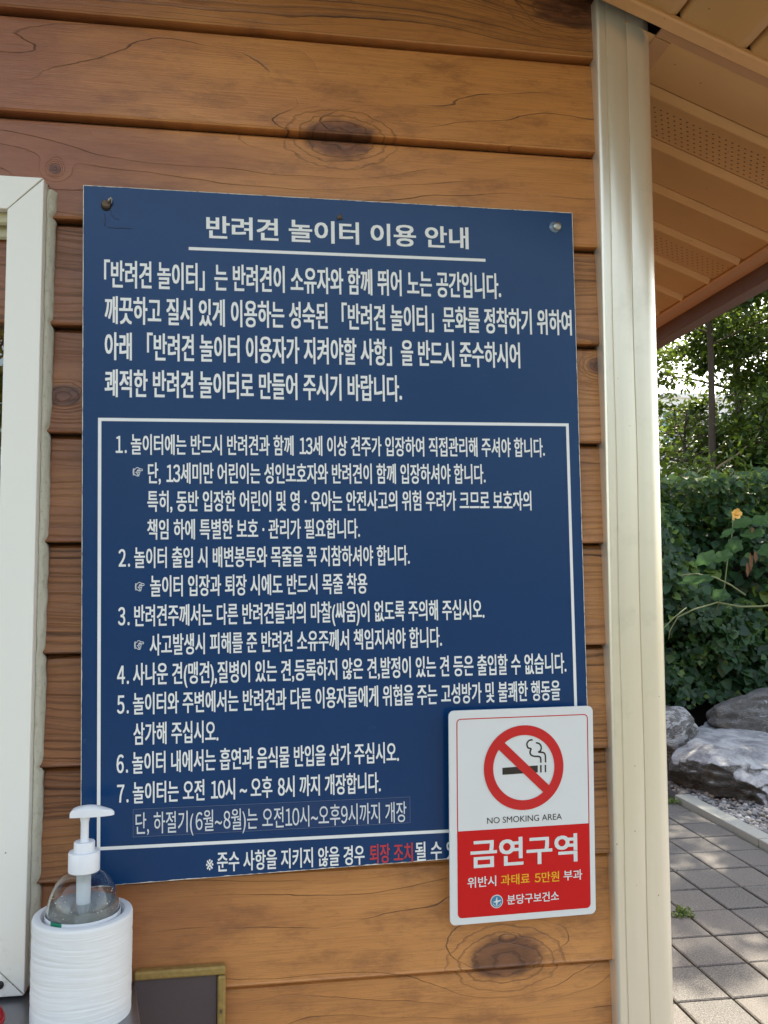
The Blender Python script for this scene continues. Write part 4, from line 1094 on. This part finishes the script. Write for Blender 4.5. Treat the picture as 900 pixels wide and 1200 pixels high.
# planted bank behind the boulders
def bank_y(z, x): return 5.62+.42*(z-.4)+.10*math.sin(x*2.1)+.08*math.sin(x*5.3+z*3)
def bank():
    nx, nz = 70, 24; vs = []
    for i in range(nx+1):
        x = -2+13*i/nx
        for j in range(nz+1):
            z = 2.05*j/nz
            vs.append((x, bank_y(z, x)+.32+.14*mnoise.noise((x*2, z*2, 0)), z-.05))
        vs.append((x, 9.2, 2.15)); vs.append((x, 30, 2.2))
    k = nz+3
    fs = [(i*k+j, (i+1)*k+j, (i+1)*k+j+1, i*k+j+1) for i in range(nx) for j in range(k-1)]
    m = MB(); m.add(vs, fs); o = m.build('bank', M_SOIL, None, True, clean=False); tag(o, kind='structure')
bank()
def ivy():
    C_ = []; N_ = []; S_ = []; T_ = []
    def patch(n, x0, x1, z0, z1, smin, smax, depth):
        for _ in range(n):
            x = random.uniform(x0, x1); z = random.uniform(z0, z1)
            lump = .42*mnoise.noise((x*1.6, z*1.9, 3.1))+.26*mnoise.noise((x*4.0, z*4.0, 8))
            y = bank_y(z, x)-.04-lump*.7+random.random()**2*depth
            s = random.uniform(smin, smax)*(.8+.6*max(0, mnoise.noise((x*1.3, z*1.3, 9))))
            C_.append((x, y, z+.05*random.random())); N_.append((0, -1, .75)); S_.append(s)
            T_.append(min(1, max(0, .36+.55*mnoise.noise((x*2.2, z*2.2, 1))+random.gauss(0, .28)+.12*(z-1.4))))  # tone spread widened to paint highlights into the leaf colour
    patch(7500, 2.2, 5.4, .45, 2.35, .05, .125, .28)
    patch(2600, 2.2, 5.4, .42, 1.35, .035, .065, .25)
    patch(3800, -1.5, 2.2, .3, 2.35, .06, .12, .28); patch(4500, 5.4, 10, .3, 2.35, .06, .12, .28)
    patch(3500, 2.2, 6.0, 1.75, 2.45, .06, .12, .5)
    # ragged top fringe
    for _ in range(4200):
        x = random.uniform(-1, 9); z = 2.1+.35*random.random()+.40*mnoise.noise((x*1.9, 0, 4))+.25*mnoise.noise((x*5.5, 2, 4)); y = bank_y(z, x)+random.random()*1.2
        C_.append((x, y, z)); N_.append((0, -.6, 1)); S_.append(random.uniform(.05, .11)); T_.append(min(1, max(0, random.gauss(.55, .2))))
    o = leaf_obj('vine_cover', C_, N_, S_, M_IVY, T_, 'ivy', None, .5, .55)
    tag(o, kind='stuff'); o['label'] = 'dense dark green vine leaves covering the bank behind the boulders'; o['category'] = 'vines'
ivy()

def squash():
    r = empty('squash_plant', (3.70, 5.25, .5))
    tag(r, 'climbing squash plant with a yellow flower, broad pale leaves and long tendrils on the bank', 'plant')
    m = MB()
    def arc(pts, r0, r1): m.tube(pts, list(np.linspace(r0, r1, len(pts))), 6)
    arc([(3.66, 5.36, 1.20), (3.68, 5.24, 1.42), (3.70, 5.22, 1.62), (3.73, 5.20, 1.80), (3.75, 5.20, 1.97)], .006, .004)
    arc([(3.86, 5.25, 1.36), (3.70, 5.18, 1.44), (3.55, 5.14, 1.50), (3.38, 5.12, 1.53), (3.28, 5.14, 1.52)], .008, .005)
    arc([(4.35, 5.18, 1.33), (4.10, 5.12, 1.295), (3.90, 5.10, 1.275), (3.72, 5.10, 1.275), (3.55, 5.12, 1.31)], .009, .007)
    arc([(3.55, 5.12, 1.31), (3.35, 5.12, 1.255), (3.22, 5.12, 1.20), (3.16, 5.13, 1.10), (3.15, 5.14, 1.03)], .007, .004)
    arc([(3.30, 5.13, 1.27), (3.20, 5.13, 1.20), (3.09, 5.13, 1.10), (3.02, 5.15, 1.05)], .006, .004)
    keep(m.build('stem', M_VINE, smooth=True), r)
    m = MB()
    for k in range(5):
        a = k*1.2566; c = Vector((3.76, 5.19, 2.00))
        d = Vector((math.cos(a)*.035, -.03, math.sin(a)*.035)); s_ = Vector((-math.sin(a), 0, math.cos(a)))*.018
        m.add([c-Vector((0, 0, .015)), c+d*.4+s_*.9, c+d*.95+s_*1.1, c+d*1.2+s_*.5, c+d*1.15-s_*.5, c+d*.9-s_*1.1, c+d*.4-s_*.9], [(0, 1, 2, 3, 4, 5, 6)])
    m.tube([(3.75, 5.20, 1.95), (3.757, 5.195, 1.985), (3.76, 5.185, 2.005)], [.006, .018, .030], 10)
    keep(m.build('flower', M_PETAL, clean=False, smooth=True), r)
    def bigleaf(c, u, v, s, nseed):
        u = Vector(u).normalized(); v = Vector(v).normalized(); n = u.cross(v); m = MB(); vs = [Vector(c)]
        K = 28; rr = random.Random(nseed)
        for ring_, f_ in ((1, .55), (2, 1.0)):
            for k in range(K):
                a = 2*math.pi*k/K; r_ = s*f_*(1+.10*math.cos(5*a)+(.05*rr.uniform(-1, 1) if ring_ == 2 else 0))*(1-.35*math.exp(-((a-math.pi*1.5)/.35)**2))
                vs.append(Vector(c)+u*math.cos(a)*r_+v*math.sin(a)*r_*.8+n*(.06*s*math.cos(4*a)-.12*s*f_*f_))
        fs = [(0, 1+k, 1+(k+1) % K) for k in range(K)]+[(1+k, 1+K+k, 1+K+(k+1) % K, 1+(k+1) % K) for k in range(K)]
        m.add(vs, fs); o = m.build('leaf', M_SQUASH, None, True, clean=False); set_attr(o, 'tone', [.3+.5*rr.random()]*len(o.data.polygons)); keep(o, r)
    bigleaf((3.36, 5.08, 1.47), (1, -.1, .05), (0, -.75, .35), .125, 1)
    bigleaf((3.47, 5.12, 1.64), (1, 0, .1), (.1, -.4, .8), .09, 2)
    bigleaf((3.63, 5.14, 1.66), (1, .1, .15), (-.1, -.5, .8), .08, 3)
    bigleaf((3.90, 5.18, 1.83), (1, .2, -.1), (0, -.8, .4), .10, 4)
    bigleaf((4.05, 5.20, 1.70), (1, .1, -.2), (.1, -.7, .6), .10, 5)
    bigleaf((3.66, 5.13, 1.84), (1, .3, .2), (.1, -.6, .6), .07, 8)
    bigleaf((3.80, 5.15, 1.92), (1, -.2, .1), (-.1, -.6, .7), .075, 9)
    bigleaf((3.72, 5.14, 1.74), (1, .2, -.3), (.2, -.5, .7), .08, 10)
    bigleaf((3.95, 5.16, 1.94), (1, .2, -.1), (.1, -.7, .6), .08, 11)
    bigleaf((3.58, 5.12, 1.36), (1, -.1, -.1), (0, -.4, .9), .07, 6)
    bigleaf((4.15, 5.22, 1.46), (1, .1, .1), (0, -.6, .7), .11, 7)
    for (x, z, h) in ((3.84, 1.62, .16), (3.81, 1.56, .12), (3.88, 1.66, .10), (3.86, 1.87, .05), (4.05, 1.10, .05)):
        m = MB(); w_ = .011; m.add([(x, 5.13, z+h*.5), (x+w_, 5.12, z+h*.2), (x+w_*.7, 5.112, z-h*.15), (x-.004, 5.118, z-h*.5), (x-w_*.9, 5.128, z-h*.1), (x-w_*.6, 5.13, z+h*.25)], [(0, 1, 2, 3, 4, 5)])
        m.add([(x+.006, 5.115, z+h*.4), (x+.020, 5.125, z+h*.1), (x+.012, 5.12, z-h*.35)], [(0, 1, 2)])
        keep(m.build('withered_leaf', M_DRY, clean=False), r)
squash()

def twig(pts, r0, label):
    m = MB(); m.tube(pts, list(np.linspace(r0, r0*.5, len(pts))), 6)
    tag(m.build('dead_branch', plain('dry_wood', (.24, .17, .10), .8), smooth=True), label, 'branch')
twig([(5.10, 8.0, 2.62), (5.22, 7.95, 2.74), (5.40, 7.9, 2.86), (5.52, 7.9, 2.96)], .018, 'bare pale dead branch slanting out of the hedge top')

# ------------------------------------------------------------------ trees
def tree(name, loc, h, trunk_r, nleaf, leaf, seedv, label, mat=None, lean=0.0, crown0=.35, spread=1.6, group=None, tone0=.45):
    rr = random.Random(seedv); root = empty(name, loc); L = Vector(loc)
    m = MB(); pts = []; rad = []
    for i in range(9):
        t = i/8; pts.append(L+Vector((lean*t*h+.10*math.sin(t*4+seedv)*t, .08*math.cos(t*5+seedv)*t, h*t))); rad.append(trunk_r*(1-.80*t)*(1.35 if i == 0 else 1))
    m.tube(pts, rad, 10)
    tips = []
    nl = 26
    for i in range(nl):
        t = crown0+(1-crown0)*(i+.5)/nl; k = t*8; a = int(min(7, k)); p = pts[a].lerp(pts[a+1], k-a)
        ang = i*2.4+rr.uniform(-.4, .4); ln = spread*(1.15-.75*abs(t-.55)/.6)*rr.uniform(.7, 1.15)
        d = Vector((math.cos(ang), math.sin(ang), rr.uniform(.0, .55)))
        q = [p, p+d*ln*.4+Vector((0, 0, .02)), p+d*ln*.75+Vector((0, 0, -.02)), p+d*ln+Vector((0, 0, -.10*ln))]
        r0 = max(.008, trunk_r*.34*(1-t*.5)); m.tube(q, [r0, r0*.7, r0*.45, r0*.2], 6, cap=False)
        tips.append((q[1], .5)); tips.append((q[2], .9)); tips.append((q[3], 1.0))
        for s_ in range(3):
            b0 = q[1+s_ % 2].lerp(q[2+s_ % 2], rr.random()); d2 = (d+Vector((rr.uniform(-1, 1), rr.uniform(-1, 1), rr.uniform(-.5, .5)))).normalized()
            b1 = b0+d2*ln*.45; m.tube([b0, b0.lerp(b1, .5)+Vector((0, 0, .03)), b1], [r0*.4, r0*.28, r0*.12], 5, cap=False); tips.append((b1, 1.0)); tips.append((b0.lerp(b1, .6), .8))
    keep(m.build('trunk', M_BARK, None, True, clean=False), root)
    per = max(1, nleaf//len(tips)); C_ = []; N_ = []; T_ = []
    for (p, wgt) in tips:
        ct = rr.gauss(tone0, .22); sg = rr.uniform(.10, .26)
        keepit = rr.random(); wgt *= 1.0 if p.z < 5.7 or keepit < (.34 if p.z < 6.7 else .14) else .02          # unseen tops thinned in clumps to shape the sun dapples
        if p.z > 5.9: sg *= .9
        for _ in range(int(per*wgt*rr.uniform(.5, 1.5))):
            q = p+Vector((rr.gauss(0, sg), rr.gauss(0, sg), rr.gauss(0, sg*.6)))
            C_.append(q); N_.append((0, 0, 1)); T_.append(min(1, max(0, rr.gauss(ct, .12))))
    S_ = [leaf*rr.uniform(.7, 1.35) for _ in C_]
    o = leaf_obj('crown', [tuple(c) for c in C_], N_, S_, mat or M_TREELEAF, T_, 'oval', None, .35, .7)
    keep(o, root)
    return tag(root, label, 'tree', group)
G = 'trees above the hedge'
tree('slender_tree', (5.42, 8.5, 2.0), 5.8, .048, 31000, .092, 1, 'slender tree with a dark straight trunk rising behind the squash flower', lean=.0, crown0=.38, spread=1.35, group=G)
tree('leafy_tree', (7.5, 8.9, 1.9), 5.8, .09, 36000, .092, 2, 'dense leafy tree at the right edge above the hedge', crown0=.10, spread=1.8, group=G)
tree('leafy_tree', (7.1, 10.6, 2.0), 5.0, .08, 26000, .095, 3, 'leafy tree standing behind and right of the slender trunk', crown0=.12, spread=1.7, group=G)
tree('leafy_tree', (4.2, 9.4, 2.0), 5.4, .07, 7500, .085, 4, 'thin open-crowned tree beside the cream trim with sky showing through it', crown0=.46, spread=1.30, group=G)
tree('leafy_tree', (1.8, 9.6, 2.0), 5.4, .09, 14000, .09, 5, 'leafy tree hidden behind the kiosk corner', crown0=.2, spread=1.9, group=G)
tree('leafy_tree', (8.6, 10.2, 2.0), 5.8, .10, 18000, .09, 6, 'tall leafy tree furthest to the right beyond the hedge', crown0=.15, spread=2.1, group=G)
tree('sapling', (5.42, 9.3, 2.0), 1.6, .045, 500, .08, 8, 'short dark sapling stem leaning left of the slender trunk', lean=.15, crown0=.5, spread=.5, group=G, tone0=.7)
tree('sapling', (5.0, 7.4, 2.0), .55, .02, 1100, .085, 9, 'sunlit yellow-green sapling at the hedge top beside the cream trim', crown0=.1, spread=.55, group=G, tone0=.85)
tree('sapling', (6.3, 7.6, 2.0), 1.5, .03, 2200, .085, 10, 'bushy green sapling at the hedge top by the right edge', crown0=.1, spread=.8, group=G, tone0=.5)

for (x, y, h_, n_, sd_, lb) in ((4.5, 8.6, .45, 1800, 31, 'low dark shrub behind the hedge top beside the cream trim'), (6.5, 9.4, 1.1, 4200, 32, 'broad dark shrub behind the slender tree'), (7.4, 9.2, 2.2, 6500, 33, 'broad dark shrub behind the hedge at the right edge')):
    tree('shrub', (x, y, 2.0), h_, .03, n_, .10, sd_, lb, crown0=.06, spread=1.0, tone0=.25, group='shrubs behind the hedge')

# front trees: one mirrored in the glass, dark ones added to darken board reflections
ft = tree('yellow_tree', (-3.6, -10.5, -.05), 5.2, .12, 9000, .15, 21, 'tree in the open ground, sunlit yellow painted into its leaves, mirrored in the window glass', M_TREELEAF2, crown0=.16, spread=2.0, tone0=.5, group='trees in front of the kiosk')
gt = tree('added_tree', (2.4, -15.0, -.05), 7.0, .15, 9000, .20, 22, 'added unseen dark green tree across the open ground in front of the kiosk', M_TREELEAF, crown0=.10, spread=2.8, tone0=.3, group='trees in front of the kiosk')
def copy_tree(src, loc, rz, sc, label):
    r = src.copy(); COL.objects.link(r); r.location = loc; r.rotation_euler = (0, 0, rz); r.scale = (sc, sc, sc); r['label'] = label
    for ch in list(src.children):
        c = ch.copy(); COL.objects.link(c); c.parent = r; c.matrix_parent_inverse = ch.matrix_parent_inverse.copy()
for (x, y, rz, sc, lb) in ((-8.5, -16, 1, 1.0, 'added unseen tree far to the left across the open ground'), (-4.2, -18, 2, 1.1, 'added unseen tree behind the yellow tree'), (-.6, -16.5, 3, .95, 'added unseen tree straight across from the notice board'),
    (6.0, -16.5, 4, 1.05, 'added unseen tree right of the middle across the open ground'), (9.8, -15, 5, 1.0, 'added unseen tree further right across the open ground'), (13.5, -13, .4, 1.0, 'added unseen tree furthest right across the open ground')):
    copy_tree(gt, (x, y, -.05), rz, sc, lb)

# weeds in the paving joints
def weed(c, n, s, label, seedv):
    rr = random.Random(seedv); C_ = []; N_ = []
    for _ in range(n):
        a = rr.uniform(0, 6.28); d = rr.random()**.7*s
        C_.append((c[0]+d*math.cos(a)*1.3, c[1]+d*math.sin(a)*.8, .004+rr.random()*.03*(1-d/s))); N_.append((0, -.2, 1))
    o = leaf_obj('weed', C_, N_, [rr.uniform(.014, .03) for _ in C_], M_WEED, [rr.random() for _ in C_], 'oval', None, -.1, .6)
    tag(o, label, 'weed', 'weeds in the paving joints')
weed((1.93, 2.61, 0), 80, .05, 'bright green weed tuft in a paver joint beside the cream trim', 1)
weed((2.07, 3.36, 0), 16, .03, 'tiny weed sprouting in a paver joint further back', 2)
weed((2.80, 4.42, 0), 60, .05, 'moss-like weeds at the far end of the pale kerb', 3)
weed((3.45, 4.66, 0), 60, .035, 'green weeds at the foot of the marbled boulder', 4)
weed((3.80, 4.20, 0), 30, .028, 'small weeds growing among the gravel', 5)

# ------------------------------------------------------------------ far pale building
FAR = empty('far_building', (23.5, 41, 0))
tag(FAR, 'distant pale building with blue letters glimpsed through the trees', 'building')
m = MB(); m.box(20.6, 27, 40, 52, 0, 10.35)
m.box(20.5, 27.1, 39.9, 52.1, 10.351, 10.6)
for z in np.arange(1, 10, .55): m.box(20.62, 26.98, 39.985, 39.998, z, z+.02)
keep(m.build('wall', M_FARWALL), FAR)
m = MB(); m.box(20.45, 21.0, 39.93, 39.997, 7.6, 9.6); keep(m.build('window', M_FARGLASS), FAR)
o = lettering('lettering', 'WN', 0, .62, 0, 0, .42, M_FARBLUE, None, (.01, .01), .03, ref='W'); o.location = (21.72, 39.97, 9.52); keep(o, FAR)
o = lettering('lettering', 'H', 0, .25, 0, 0, .42, M_FARBLUE, None, (.01, .01), .03, ref='W'); o.location = (22.40, 39.97, 9.05); keep(o, FAR)
